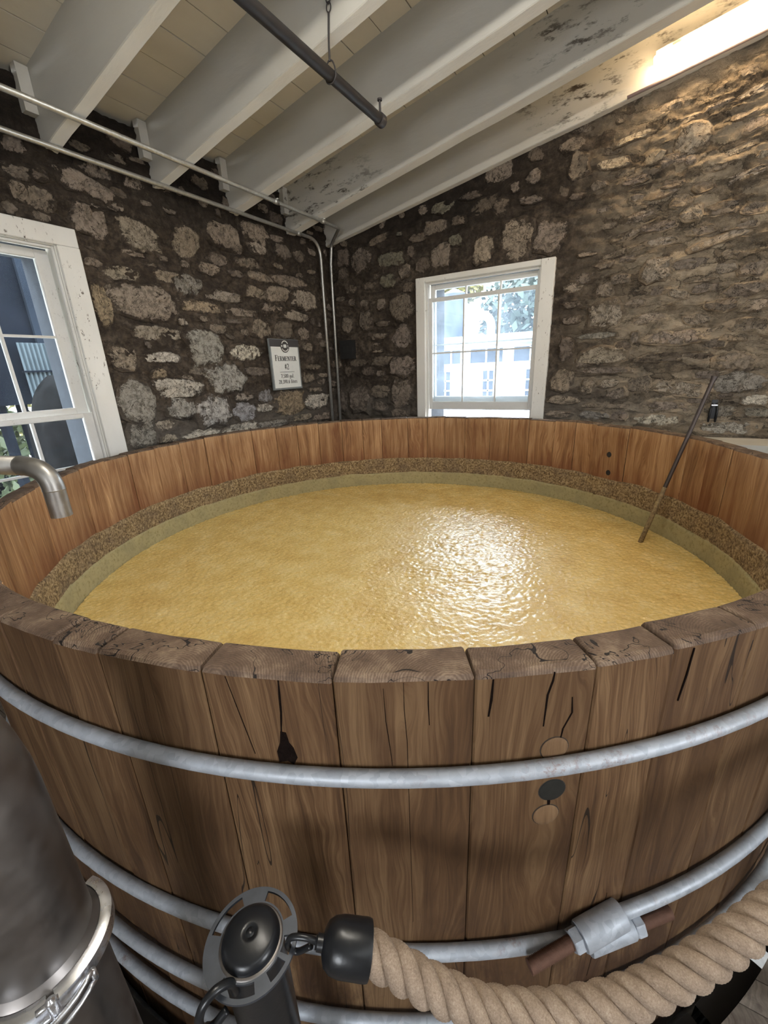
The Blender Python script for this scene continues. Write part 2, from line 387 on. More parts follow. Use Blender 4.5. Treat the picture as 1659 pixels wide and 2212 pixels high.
MORTAR = mat_mortar(); STONE = mat_stone()
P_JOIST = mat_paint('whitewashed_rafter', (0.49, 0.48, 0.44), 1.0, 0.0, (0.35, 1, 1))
P_UNDERLIT = mat_paint('lit_rafter_underside', (0.84, 0.83, 0.78), 0.0, 0.0, (0.35, 1, 1))  # rafter paint made whiter underneath, light from below put into the colour
P_BOARD = mat_paint('whitewashed_board', (0.64, 0.60, 0.51), 0.0, 0.0, (1, 0.3, 1))
P_TRIM = mat_paint('chipped_white_paint', (0.74, 0.73, 0.69), 0.0, 1.0, (1, 1, 0.5))
P_OUTJAMB = simple('darkened_outer_jamb', (0.045, 0.05, 0.058), 0.9, 0, 0.3, 20, 0.2, 0.1)  # white jamb darkened in colour to hold back the sky light on it
P_SASH = mat_paint('white_sash_paint', (0.70, 0.70, 0.68), 0.0, 0.3, (1, 1, 1))
WOOD_OUT = mat_wood('cypress_outer', [(0.032, 0.015, 0.007), (0.104, 0.054, 0.024), (0.215, 0.130, 0.064)])
WOOD_PLUG = mat_wood('plug_wood', [(0.07, 0.038, 0.018), (0.165, 0.095, 0.047), (0.26, 0.16, 0.085)], crack=0.0)
WOOD_IN = mat_wood('cypress_inner', [(0.11, 0.050, 0.022), (0.30, 0.158, 0.072), (0.54, 0.335, 0.175)], dark=(0.13, 0.042, 0.014), crack=0.0, wet=True)
ENDG = mat_endgrain(); MASH = mat_mash()
CRUST = mat_crust('dried_grain_crust', [(0.07, 0.045, 0.025), (0.26, 0.18, 0.09), (0.52, 0.40, 0.24), (0.14, 0.10, 0.07)], 75, 0.5)
WET = mat_crust('wet_mash_film', [(0.06, 0.05, 0.025), (0.30, 0.26, 0.12), (0.42, 0.36, 0.19), (0.30, 0.27, 0.15)], 55, 0.37)
GALV = mat_galv('galvanised_steel', (0.40, 0.43, 0.475), 0.5, 0.6, 0.3); GALV_D = mat_galv('darker_galvanised', (0.33, 0.34, 0.35), 0.5, 0.5)  # second tone is darker, for the lowest hoops
CONDUIT = mat_galv('conduit_steel', (0.55, 0.55, 0.52), 0.38, 0.15)
STEEL = mat_galv('brushed_stainless', (0.20, 0.185, 0.175), 0.40, 0.0, 0.92)
STEEL_M = mat_galv('grey_pipe_steel', (0.36, 0.35, 0.33), 0.42, 0.0, 0.91)
STEEL_L = mat_galv('bright_stainless', (0.72, 0.73, 0.76), 0.25, 0.0, 0.95)
IRON = simple('dark_iron_pipe', (0.055, 0.050, 0.050), 0.55, 0.4)
RUST = simple('rusty_thread', (0.13, 0.065, 0.042), 0.75, 0.4, 0.35, 80, 0.4)
BLACK = simple('satin_black_enamel', (0.009, 0.010, 0.012), 0.30, 0.0, 0.3, 60, 0.08, 0.4)
PLATE = simple('gunmetal_plate', (0.055, 0.062, 0.075), 0.42, 0.5, 0.25, 60, 0.08)
VOID_BLACK = simple('black_void_paint', (0.02, 0.018, 0.016), 0.9)
GLASS = mat_glass('dusty_glass', 0.040, 0.10); GLASS_L = mat_glass('speckled_glass', 0.008, 0.12)
PLANK = mat_wood('grey_deck_wood', [(0.10, 0.078, 0.062), (0.20, 0.165, 0.135), (0.32, 0.27, 0.22)], 1.0, (0.06, 0.045, 0.035), 0.8, 0.0)
CONC = simple('pale_concrete', (0.47, 0.46, 0.42), 0.85, 0.0, 0.12, 8, 0.3)

# ------------------------------------------------------------------ stone walls
class Frame:      # u along the wall, d out of the room, z up
    def __init__(s, kind): s.k = kind
    def P(s, u, d, z): return Vector((u, YR + d, z)) if s.k == 'R' else Vector((XL - d, u, z))
FR, FL = Frame('R'), Frame('L')
def fbox(mb, F, u0, u1, d0, d1, z0, z1, mi=0):
    a = F.P(u0, d0, z0); b = F.P(u1, d1, z1)
    mb.bx(min(a.x, b.x), max(a.x, b.x), min(a.y, b.y), max(a.y, b.y), z0, z1, mi)

def relief(u, z, k):
    q = Vector((u * 1.0, z * 2.0 if k == 'R' else z * 1.5, 3.1 if k == 'R' else 7.7))
    h = 0.016 * noise.fractal(q * 3.2, 0.8, 2.1, 5)
    h += 0.012 * (1 - abs(noise.noise(q * 7.0)) * 2.4)
    h += 0.016 * noise.fractal(Vector((u * 9, z * 16, 1.3 if k == 'R' else 4.1)), 0.55, 2.2, 6) + 0.006 * noise.fractal(Vector((u * 38, z * 55, 8.8)), 0.6, 2.1, 3)
    if k == 'R' and u > -0.5:
        s = min(1, (u + 0.5) / 0.8); w = noise.noise(Vector((u * 1.8, z * 9 + 0.5 * u, 2.0)))
        h += s * 0.012 * (1 - abs(noise.noise(Vector((u * 5, z * 22 - 2.0 * u, 5.0)))) * 3)
        h += s * 0.017 * (1 - abs(w) * 3.0) * (0.4 + noise.noise(Vector((u * 2.5, z * 2.5, 9.0))))
    return h
def wall(name, F, u0, u1, z0, ztop, holes, step=0.013):
    zfull = z0; z0 = 0.86
    nu = int((u1 - u0) / step); nz = int((3.9 - z0) / step); idx = {}; vs = []; fs = []
    def inside(u, z): return any(a < u < b and c < z < d for a, b, c, d in holes)
    def vid(i, j):
        if (i, j) in idx: return idx[(i, j)]
        u = u0 + (u1 - u0) * i / nu; z = z0 + step * j
        for a, b, c, d in holes:      # snap to the opening
            if a - step < u < b + step and c - step < z < d + step:
                if abs(u - a) < step * 0.6: u = a
                if abs(u - b) < step * 0.6: u = b
                if abs(z - c) < step * 0.6: z = c
                if abs(z - d) < step * 0.6: z = d
        z = min(z, ztop(u)); k = len(vs)
        vs.append(F.P(u, -relief(u, z, F.k), z)); idx[(i, j)] = k; return k
    for i in range(nu):
        for j in range(nz):
            u = u0 + (u1 - u0) * (i + 0.5) / nu; z = z0 + step * (j + 0.5)
            if inside(u, z) or z - step / 2 > ztop(u): continue
            q = (vid(i, j), vid(i + 1, j), vid(i + 1, j + 1), vid(i, j + 1))
            fs.append(q if F.k == 'R' else q[::-1])
    mb = MB(); mb.add(vs, fs)
    # body behind the face, around the openings
    H = holes[0]
    z0 = zfull; fbox(mb, F, u0, H[0], 0.0, 0.06, z0, 0.87); fbox(mb, F, H[1], u1, 0.0, 0.06, z0, 0.87); fbox(mb, F, H[0], H[1], 0.0, 0.06, z0, min(0.87, H[2]))
    if F.k == 'L': fbox(mb, F, YR - 0.02, YR + 0.40, 0.0, 0.40, z0, 3.35)
    for (a, b, c, d) in ((u0, H[0], z0, 99), (H[1], u1, z0, 99), (H[0], H[1], z0, H[2]), (H[0], H[1], H[3], 99)):
        if b - a < 0.01: continue
        n = 8
        for i in range(n):
            p, q = a + (b - a) * i / n, a + (b - a) * (i + 1) / n
            zt0, zt1 = min(d, ztop(p)), min(d, ztop(q))
            zt = min(zt0, zt1)
            if zt > c: fbox(mb, F, p, q, 0.045, 0.42, c, zt)
    return structure(mb.build(name, MORTAR, None, True, None, 50))
ztopR = lambda u: min(zb(u) + 0.30, 3.85)
ztopL = lambda u: 3.07
W2H = (-1.862, -0.834, 1.02, 2.318); W1H = (0.43, 1.392, 0.72, 2.310)
wall_r = wall('wall_right', FR, XL, 3.3, -1.9, ztopR, [W2H])
wall_l = wall('wall_left', FL, -2.2, YR, -1.9, ztopL, [W1H])

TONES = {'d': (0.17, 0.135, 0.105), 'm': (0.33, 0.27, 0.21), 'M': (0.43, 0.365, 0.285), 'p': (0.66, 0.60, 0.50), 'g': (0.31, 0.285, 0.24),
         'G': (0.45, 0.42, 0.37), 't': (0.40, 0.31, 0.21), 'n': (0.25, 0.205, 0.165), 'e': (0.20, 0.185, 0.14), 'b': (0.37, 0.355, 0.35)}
placed = {'R': [], 'L': []}; scount = {'R': 0, 'L': 0}
def stone(F, parent, u, z, w, h, tone, rnd, rot=0.0):
    if scount[F.k] >= 298 or w <= 0 or h <= 0: return
    scount[F.k] += 1; placed[F.k].append((u, z, w, h))
    n = 12; th = min(0.026, 0.006 + 0.09 * min(w, h)) * (0.6 + 0.8 * rnd.random()); vs = []; at = []
    sd = rnd.random() * 100
    # a roughly squared outline, chipped
    out = []
    for k in range(n):
        a = 2 * math.pi * (k + 0.3 * rnd.random()) / n
        cx, cz = math.cos(a), math.sin(a); q = (abs(cx) ** 3.2 + abs(cz) ** 3.2) ** (-1 / 3.2)
        q *= 1.04 + 0.34 * (rnd.random() - 0.5)
        x, y = cx * q * w / 2, cz * q * h / 2
        out.append((x * math.cos(rot) - y * math.sin(rot), x * math.sin(rot) + y * math.cos(rot)))
    base = relief(u, z, F.k)
    tx, tz = (rnd.random() - 0.5) * 0.016, (rnd.random() - 0.5) * 0.02
    for sc_, d, e in ((1.16, -0.016, 0.0), (1.06, 0.002 + th * 0.2, 0.12), (0.80, th, 0.62)):
        for (x, y) in out:
            dd = d + (tx * x / (w / 2) + tz * y / (h / 2) + (rnd.random() - 0.5) * 0.008 if d > 0 else 0)
            vs.append(F.P(u + x * sc_, -(relief(u + x * sc_, z + y * sc_, F.k) * 0.8 + dd), z + y * sc_)); at.append(e)
    vs.append(F.P(u, -(base * 0.8 + th * 1.05), z)); at.append(1.0)
    fs = []
    for r in range(2):
        for k in range(n):
            l = (k + 1) % n; fs.append((r * n + k, r * n + l, (r + 1) * n + l, (r + 1) * n + k))
    for k in range(n): fs.append((2 * n + k, 2 * n + (k + 1) % n, 3 * n))
    if F.k == 'L': fs = [f[::-1] for f in fs]
    mb = MB(); mb.add(vs, fs, 0, at)
    o = mb.build('stone', STONE, parent, False, F.P(u, 0, z))
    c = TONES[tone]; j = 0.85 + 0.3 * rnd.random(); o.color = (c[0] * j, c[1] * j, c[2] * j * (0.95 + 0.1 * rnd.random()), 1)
def stones_px(F, parent, ox, oy, s, data, sd):
    rnd = random.Random(sd); ax, v = (1, YR) if F.k == 'R' else (0, XL)
    for row in data.strip().split(';'):
        q = row.split(); 
        if len(q) < 5: continue
        cx, cy, w, h = map(float, q[:4]); px, py = ox + cx / s, oy + cy / s; w /= s; h /= s
        c = at_plane(px, py, ax, v); ui = 0 if F.k == 'R' else 1
        a = at_plane(px - w / 2, py, ax, v); b = at_plane(px + w / 2, py, ax, v)
        t_ = at_plane(px, py - h / 2, ax, v); e = at_plane(px, py + h / 2, ax, v)
        stone(F, parent, c[ui], c.z, abs(b[ui] - a[ui]) * 1.05, abs(t_.z - e.z) * 1.08, q[4], rnd, float(q[5]) if len(q) > 5 else 0.0)
stones_px(FL, wall_l, 150, 400, 2.765, '''120 210 190 200 m;400 300 250 150 M -.25;120 375 60 25 d;370 410 120 30 m;130 460 110 50 m;300 525 220 80 M;685 350 150 170 m;
920 300 190 150 m;1110 290 140 110 m;1115 375 110 80 M;1270 400 90 80 n;1370 430 60 60 n;890 445 120 60 m;1065 470 130 60 m;830 505 140 60 m;1240 485 60 30 m;680 475 60 40 m;
570 550 130 60 m;700 595 170 110 g;1130 550 150 50 m;985 530 100 40 n;1310 580 170 60 m;190 720 100 220 t;450 700 350 180 m;930 670 190 70 M;790 730 210 70 t;1020 760 170 40 m;
1100 640 90 70 m;1235 650 160 90 m;1400 690 140 100 M;1200 745 140 70 m;1350 785 160 60 M;970 810 90 30 n;680 815 60 40 M;800 800 60 35 m;520 885 280 75 M;800 965 190 200 G;
1040 1000 190 100 p;550 1030 210 60 p;320 1040 150 150 m;530 1130 110 60 t;1140 860 110 110 m;1270 860 100 90 n;1400 890 70 70 m;1410 965 60 50 m;1485 900 40 35 m;
930 1160 230 170 G;1120 1110 150 50 n;650 1215 270 110 p;400 1290 230 240 g;660 1330 170 120 G;850 1350 200 170 G;1040 1350 120 110 b;1160 1330 80 50 p;1040 1260 110 50 M;
1165 1255 90 70 b;1320 1300 160 140 t;1480 1285 130 80 p;1455 1085 90 35 m;1420 1150 80 70 m;1510 1135 50 25 m;1500 1175 40 35 m;1470 1220 90 30 m;1390 1385 90 35 M;
1500 1380 100 40 m;560 1435 130 60 M;430 1490 170 150 g;590 1510 110 50 M;790 1485 190 50 p;1020 1450 190 60 p;1200 1430 180 50 G;
260 140 60 40 m;450 110 60 30 n;800 110 60 40 n;1230 200 80 60 d;1440 520 40 20 m;1440 400 40 40 n;560 440 60 30 n;480 480 80 30 d;1370 540 50 25 n;250 610 80 40 n;640 690 60 40 n;
880 860 90 50 n;960 900 60 40 n;760 1110 100 40 n;700 1150 60 30 n;1250 960 0 0 n''', 1)
stones_px(FL, wall_l, 0, 200, 3.318, '''90 370 130 130 n;270 590 110 90 d;110 560 180 100 n;120 700 130 130 m;280 760 180 160 n;670 560 260 100 m;600 660 330 130 m -.1;960 640 130 110 m;860 350 180 100 d;1430 640 100 80 d;
830 820 90 60 m;300 900 130 80 n;60 830 110 80 n;540 860 90 60 n''', 2)
stones_px(FR, wall_r, 720, 350, 3.318, '''75 690 90 120 d;210 710 150 170 n;75 800 60 90 d;410 700 180 90 e;510 780 90 100 n;390 850 100 90 e;270 890 90 60 d;130 915 70 60 d;225 1015 50 50 n;
350 1020 60 80 n;490 1040 150 180 n;110 1165 100 120 n;240 1140 100 130 n;335 1250 110 50 m;310 1305 50 25 m;315 1355 100 25 m;495 1260 120 160 n;355 1425 140 70 n;500 1460 170 140 n;
260 1500 90 60 d;340 1520 60 50 n;190 1440 130 50 d;110 1500 40 60 d;190 1700 150 180 n;340 1640 130 80 n;335 1745 110 70 n;495 1660 150 170 n;480 1800 130 70 n;70 1710 70 150 n;30 1420 50 150 n;
730 470 170 80 n;780 670 140 170 n;1075 630 140 190 m;1310 560 230 260 m;1550 540 210 230 m;1080 320 200 110 d .2;1200 330 120 110 d;1200 80 180 130 n;1440 110 100 90 n;1420 270 170 60 n;
980 240 150 60 d;780 330 150 90 e;640 740 100 100 d;620 540 130 60 d;330 560 150 60 d .2;880 560 90 80 e;900 420 110 60 d;560 640 60 80 d;540 900 70 70 d;620 1080 0 0 d''', 3)
stones_px(FR, wall_r, 1160, 180, 3.325, '''770 90 150 60 M .3;600 270 60 40 m;700 390 250 60 M .2;550 580 230 80 M;640 645 120 60 m;440 740 120 50 m;840 540 150 80 M .3;1120 400 220 180 M .2;1300 170 180 50 m .2;1560 70 180 60 M .2;
1500 220 200 60 m .3;1570 290 180 100 m .2;1400 500 300 50 M .2;970 560 200 90 n;1100 560 80 60 m;1290 600 150 60 m .1;1480 670 340 60 M .15;1600 610 120 50 m .2;1050 850 170 90 m;900 800 180 50 m .2;1110 930 150 110 M;
740 960 190 70 m .2;490 910 110 40 m;720 830 90 50 m;640 1100 190 60 m .2;500 1030 120 40 m;890 1140 200 60 M;1320 1120 400 60 M .25;1180 1060 200 60 m;1340 900 200 90 n;1560 900 180 80 n;880 1030 250 70 n;
360 1230 130 40 m;620 1210 300 40 m .15;1390 1230 120 60 m;850 1340 200 170 M;330 1400 200 80 n;600 1410 130 70 n;490 1300 140 70 n;1100 1300 250 80 n;1560 1330 200 100 m;1350 1330 150 70 M;
300 600 150 180 n;260 450 180 100 n;180 1070 60 60 d;480 150 120 60 n;960 170 160 70 m;1100 250 130 60 m .2;700 700 160 60 n;820 640 120 40 n;980 720 150 60 n;1200 740 160 70 n;330 330 150 60 n;560 470 140 70 n''', 4)
stones_px(FR, wall_r, 1160, 560, 3.325, '''260 210 150 70 m;490 220 120 90 m;500 400 230 180 M;850 230 180 60 n;1020 250 140 60 M -.3;1200 210 200 60 m;1500 220 300 90 m;800 430 220 70 m;1150 430 180 80 m;1000 560 460 110 m;430 550 280 45 g;
470 690 340 120 M;210 650 100 170 d;180 870 150 160 m;470 800 330 40 n;640 805 120 40 M;370 920 90 100 m;520 890 150 60 M;730 900 180 110 n;570 960 150 80 n;1020 925 400 100 M -.1;1000 700 540 60 d;1450 880 380 140 g;1560 1010 200 70 p;
1580 1095 200 60 g;860 1150 350 80 p;900 1060 350 80 m;1300 1090 200 80 g;180 1010 230 60 m;160 1110 200 50 m;400 1120 190 55 g;590 1120 130 70 n;1350 1210 460 90 G;1400 730 300 120 m;1500 480 300 100 m;1350 330 150 90 n;1560 330 180 90 m;700 320 150 60 n;
250 440 130 60 n;250 330 130 50 d;330 760 90 30 n;620 620 110 60 d;700 560 60 80 n;1240 330 90 60 n;1220 830 180 60 n;1160 1010 150 50 n;1350 970 120 50 n;1420 560 200 50 m;1280 600 160 60 n''', 5)
def fill_stones(F, parent, u0, u1, z0, zt, holes, sd, tones, nmax, wr=(0.10, 0.26), hr=(0.05, 0.12)):
    rnd = random.Random(sd); k = 0
    for _ in range(9000):
        if k >= nmax: break
        u = u0 + (u1 - u0) * rnd.random(); z = z0 + (zt(u) - z0) * rnd.random()
        w = wr[0] + (wr[1] - wr[0]) * rnd.random() ** 1.5; h = hr[0] + (hr[1] - hr[0]) * rnd.random()
        if any(a - w / 2 - 0.13 < u < b + w / 2 + 0.13 and c - h / 2 - 0.1 < z < d + h / 2 + 0.1 for a, b, c, d in holes): continue
        if z + h / 2 > zt(u) - 0.02: continue
        if any(abs(u - a) < (w + c) / 2 + 0.006 and abs(z - b) < (h + d) / 2 + 0.006 for a, b, c, d in placed[F.k]): continue
        if abs(u - (-2.77)) < 0.16 and F.k == 'R' and 1.66 < z < 1.92: continue
        stone(F, parent, u, z, w, h, rnd.choice(tones), rnd); k += 1
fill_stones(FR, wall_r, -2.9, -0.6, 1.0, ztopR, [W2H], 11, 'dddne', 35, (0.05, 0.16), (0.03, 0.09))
fill_stones(FR, wall_r, -0.6, 1.6, 1.0, ztopR, [W2H], 12, 'nmmMt', 90, (0.06, 0.26), (0.025, 0.07))
fill_stones(FR, wall_r, 0.6, 3.2, 1.0, ztopR, [W2H], 13, 'nmM', 50)
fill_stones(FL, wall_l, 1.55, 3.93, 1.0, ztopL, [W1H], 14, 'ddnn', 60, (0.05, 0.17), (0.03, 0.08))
fill_stones(FL, wall_l, -1.8, 1.3, 1.0, ztopL, [W1H], 15, 'nmMg', 60)

# ------------------------------------------------------------------ ceiling: boards, rafters, blocking
cx_ = empty('ceiling'); structure(cx_)
SL = math.atan(0.188); RS = Matrix.Rotation(-SL, 3, 'Y')
xb = -3.06
i = 0
while xb < 3.3:
    x0, x1 = xb, xb + 0.19; xm = (x0 + x1) / 2; mb = MB()
    zt = zb(xm) + DEP + 0.012 + random.uniform(-0.002, 0.002)
    y0 = -2.2
    L = (0.19 / math.cos(SL)) / 2 - 0.0025
    mb.box((xm, (y0 + YR + 0.1) / 2, zt), (L, (YR + 0.1 - y0) / 2, 0.012), RS)
    mb.build('ceiling_board', P_BOARD, cx_, False, (xm, 1, zt)); xb += 0.19; i += 1
mb = MB(); mb.box((0.2, 0.9, zb(0.2) + DEP + 0.06), (3.45, 3.3, 0.02), RS)
mb.build('roof_deck', VOID_BLACK, cx_, False, (0.2, 0.9, 3.7))
def zbe(x): return 2.762 + 0.171 * (x + 3.0)
def rafter(y0, y1, xe=3.3, dz=0.0):
    last = 3.8 < y0 < 3.96
    mb = MB(); n = 26; xs = [XL - 0.05 + (xe - XL + 0.05) * k / n for k in range(n + 1)]; rnd = random.Random(int(y0 * 100))
    vs = []; ch = 0.004
    sec = [(y0 + ch, 0), (y1 - ch, 0), (y1, ch), (y1, DEP), (y0, DEP), (y0, ch)]
    for x in xs:
        j = rnd.uniform(-0.0025, 0.0025); jj = rnd.uniform(-0.002, 0.002)
        for (y, z) in sec: vs.append((x, y + (jj if z < 0.1 else 0), (zbe(x) if last and z < 0.1 else zb(x)) + z + dz + (j if z < 0.1 else 0)))
    m_ = len(sec); fs = []
    for a in range(n):
        for b in range(m_):
            c = (b + 1) % m_; fs.append((a * m_ + b, a * m_ + c, (a + 1) * m_ + c, (a + 1) * m_ + b))
    fs += [tuple(range(m_)), tuple(n * m_ + k for k in range(m_ - 1, -1, -1))]
    mb.add(vs, fs, [1 if q < n * m_ and q % m_ == 0 else 0 for q in range(len(fs))]); return mb.build('rafter', [P_JOIST, P_UNDERLIT], cx_, False, (XL, y0, zb(XL)))
RAF = [(1.465, 1.535), (2.085, 2.157), (2.700, 2.790), (3.355, 3.455), (3.895, 3.955), (0.845, 0.915), (0.225, 0.295), (-0.395, -0.325), (-1.015, -0.945), (-1.635, -1.565)]
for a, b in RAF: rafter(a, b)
for a, b in RAF[:4] + RAF[5:]:
    mb = MB(); mb.bx(XL + 0.002, XL + 0.05, a - 0.060, a - 0.002, 2.91, zb(XL) + DEP - 0.004)
    mb.build('blocking', P_JOIST, cx_, False, (XL + 0.02, a, 3.0))

# ------------------------------------------------------------------ windows
def window(name, F, out, hole, up, lo, mu, hz_up, hz_lo, sgn=1):
    u0, u1, z0, z1 = out; a, b, c, d = hole
    w = structure(empty(name, F.P((u0 + u1) / 2, 0, z0)))
    def part(nm, boxes, mat=P_TRIM, par=None):
        mb = MB()
        for q in boxes: fbox(mb, F, *q)
        cen = F.P((boxes[0][0] + boxes[0][1]) / 2, boxes[0][2], (boxes[0][4] + boxes[0][5]) / 2)
        o = mb.build(nm, mat, par or w, False, cen)
        bv = o.modifiers.new('b', 'BEVEL'); bv.width = 0.003; bv.segments = 1; bv.limit_method = 'ANGLE'
        return o
    F0 = -0.045
    part('casing', [(u0, a, F0, 0.03, z0, z1)]); part('casing', [(b, u1, F0, 0.03, z0, z1 if name == 'window_2' else d)])
    part('casing', [(a + 0.001, b - 0.001 if name == 'window_2' else u1, F0 + 0.003, 0.03, d + 0.001, z1)])
    part('jamb', [(a - 0.02, a + 0.004, -0.02, 0.092, c, d + 0.02)]); part('jamb', [(b - 0.004, b + 0.02, -0.02, 0.092, c, d + 0.02)])
    part('jamb', [(a, b, -0.02, 0.092, d - 0.004, d + 0.02)])
    for q in ((a - 0.02, a + 0.004, 0.092, 0.42, c, d + 0.02), (b - 0.004, b + 0.02, 0.092, 0.42, c, d + 0.02), (a, b, 0.092, 0.42, d - 0.004, d + 0.02)): part('outer_jamb', [q], P_OUTJAMB); part('sill', [(a - 0.03, b + 0.03, -0.06, 0.36, c - 0.035, c)])
    for (s0, s1) in ((a + 0.004, a + 0.018), (b - 0.018, b - 0.004)): part('stop', [(s0, s1, -0.012, 0.012, c, d - 0.004)], P_SASH)
    part('stop', [(a + 0.018, b - 0.018, -0.012, 0.012, d - 0.018, d - 0.004)], P_SASH)
    def sash(dd, t, box, gl, hz, mw=0.0065):
        U0, U1, Z0, Z1 = box; g0, g1, y0, y1 = gl
        s = part('sash', [(U0, g0, dd, dd + t, Z0, Z1), (g1, U1, dd, dd + t, Z0, Z1), (g0, g1, dd, dd + t, Z0, y0), (g0, g1, dd, dd + t, y1, Z1)], P_SASH)
        def sub(nm, q, mat):
            mb = MB(); fbox(mb, F, *q); cen = F.P((q[0] + q[1]) / 2, q[2], (q[4] + q[5]) / 2)
            o = mb.build(nm, mat, None, False, cen); o.parent = s; o.location = cen - w.location - s.location
            return o
        for m_ in mu: sub('muntin', (m_ - mw, m_ + mw, dd + 0.004, dd + t - 0.006, y0, y1), P_SASH)
        sub('muntin', (g0, g1, dd + 0.006, dd + t - 0.008, hz - mw, hz + mw), P_SASH)
        us = [g0] + list(mu) + [g1]
        for k in range(len(us) - 1):
            for (q0, q1) in ((y0, hz), (hz, y1)):
                sub('pane', (us[k] + 0.003, us[k + 1] - 0.003, dd + t * 0.45, dd + t * 0.45 + 0.003, q0 + 0.003, q1 - 0.003), GLASS if F.k == 'R' else GLASS_L)
    sash(0.055, 0.035, up[0], up[1], hz_up); sash(0.012, 0.035, lo[0], lo[1], hz_lo)
    return w
w2 = window('window_2', FR, (-1.954, -0.727, 1.02, 2.362), W2H, ((-1.845, -0.850, 1.24, 2.303), (-1.800, -0.876, 1.30, 2.262)),
            ((-1.845, -0.850, 1.178, 2.190), (-1.812, -0.878, 1.250, 2.156)), (-1.4998, -1.1825), 1.78, 1.705)
w1 = window('window_1', FL, (0.320, 1.508, 0.72, 2.407), W1H, ((0.440, 1.378, 1.385, 2.290), (0.500, 1.312, 1.430, 2.245)),
            ((0.440, 1.386, 0.74, 1.395), (0.500, 1.325, 0.80, 1.366)), (0.779, 1.052), 1.836, 1.08)

# ------------------------------------------------------------------ tank
tank = empty('fermenter_tank', (TC.x, TC.y, 0)); tag(tank, 'huge round wooden stave fermenting tank filled with yellow mash', 'tank')
RO = RI + TH
J = [-125.85, -133.5, -139.9, -146.2, -153.4, -160.0, -167.4, -174.6, -181.8, -188.5, -195.9, -203.3, -209.8, -216.5, -223.8, -230.4, -236.4, -244.7, -251.0, -256.5, -262.8, -270.5, -276.3, -282.0, -289.5, -295.3, -301.1, -309.9, -318.2, -325.4, -330.7, -336.4, -344.2]
J += [-351.5, -358.6, -365.8, -373, -380, -387, -393.8, -400.0, -405.9, -410.4, -416.7, -423.7, -430.7, -437.4, -441.1, -447.0, -454.2, -461.4, -468.6, -476.5]
J.append(J[0] - 360)
rnd = random.Random(4)
ZBOT = -1.85
for k in range(len(J) - 1):
    a1, a0 = math.radians(J[k]), math.radians(J[k + 1]); am = (a0 + a1) / 2; g = 0.0009
    rad = Vector((math.cos(am), math.sin(am), 0)); tan = Vector((-math.sin(am), math.cos(am), 0))
    org = Vector((TC.x, TC.y, 0)) + rad * (RI + TH / 2)
    dr = rnd.uniform(-0.0018, 0.0018)
    def pt(r, a): return (r * math.sin(a - am), r * math.cos(a - am) - (RI + TH / 2))
    c = 0.0028; sec = []
    ho = (a1 - a0) / 2 - g / RO; hi = (a1 - a0) / 2 - g / RI
    for q in (-1, -0.5, 0, 0.5, 1):
        r = RO + dr - (c if abs(q) == 1 else 0) * 0.0; sec.append((pt(r, am + q * (ho - c / RO)), 0))
    sec.append((pt(RO + dr - c, am + ho), 0)); sec.append((pt(RI + dr + c, am + hi), 1))
    for q in (1, 0.5, 0, -0.5, -1): sec.append((pt(RI + dr, am + q * (hi - c / RI)), 1))
    sec.append((pt(RI + dr + c, am - hi), 1)); sec.append((pt(RO + dr - c, am - ho), 0))
    n = len(sec); zt = ZR + rnd.uniform(-0.004, 0.004); tl = rnd.uniform(-0.003, 0.003)
    vs = []
    cxm, cym = 0, 0
    for (z, sc_) in ((ZBOT, 0), (0.0, 0), (0.7, 0), (zt - 0.009, 0), (zt - 0.003, 0.0035), (zt, 0.010)):
        for (x, y), _ in sec:
            sy = y - math.copysign(min(sc_, abs(y)), y); sx2 = x - math.copysign(min(sc_ * 0.5, abs(x)), x)
            zz = z + (tl * x / 0.1 + (rnd.uniform(-0.0012, 0.0012)) if z > 0.8 else 0)
            vs.append(org + tan * sx2 + rad * sy + Vector((0, 0, zz)))
    fs = []; ms = []
    for r in range(5):
        for q in range(n):
            p = (q + 1) % n; fs.append((r * n + q, r * n + p, (r + 1) * n + p, (r + 1) * n + q))
            ms.append(2 if r >= 3 else (1 if sec[q][1] == 1 and 6 <= q < 12 else 0))
    fs.append(tuple(5 * n + q for q in range(n))); ms.append(2)
    fs.append(tuple(range(n - 1, -1, -1))); ms.append(0)
    R4 = Matrix((tan, rad, Vector((0, 0, 1)))).transposed()
    mb = MB(); loc = []
    for v in vs:
        d = v - org; loc.append((d.dot(tan), d.dot(rad), d.z))
    # tan x rad points down, so mirror the order of the faces
    mb.add(loc, [f for f in fs], ms)
    o = mb.build('stave', [WOOD_OUT, WOOD_IN, ENDG], tank, False)
    o.location = org - Vector((TC.x, TC.y, 0)); o.rotation_euler = (0, 0, am - math.pi / 2)
    # local frame: x = -tangent after the rotation, so flip x
    for v in o.data.vertices: v.co.x = -v.co.x
    o.data.update()
def cylpt(r, adeg, z): a = math.radians(adeg); return Vector((TC.x + r * math.cos(a), TC.y + r * math.sin(a), z))
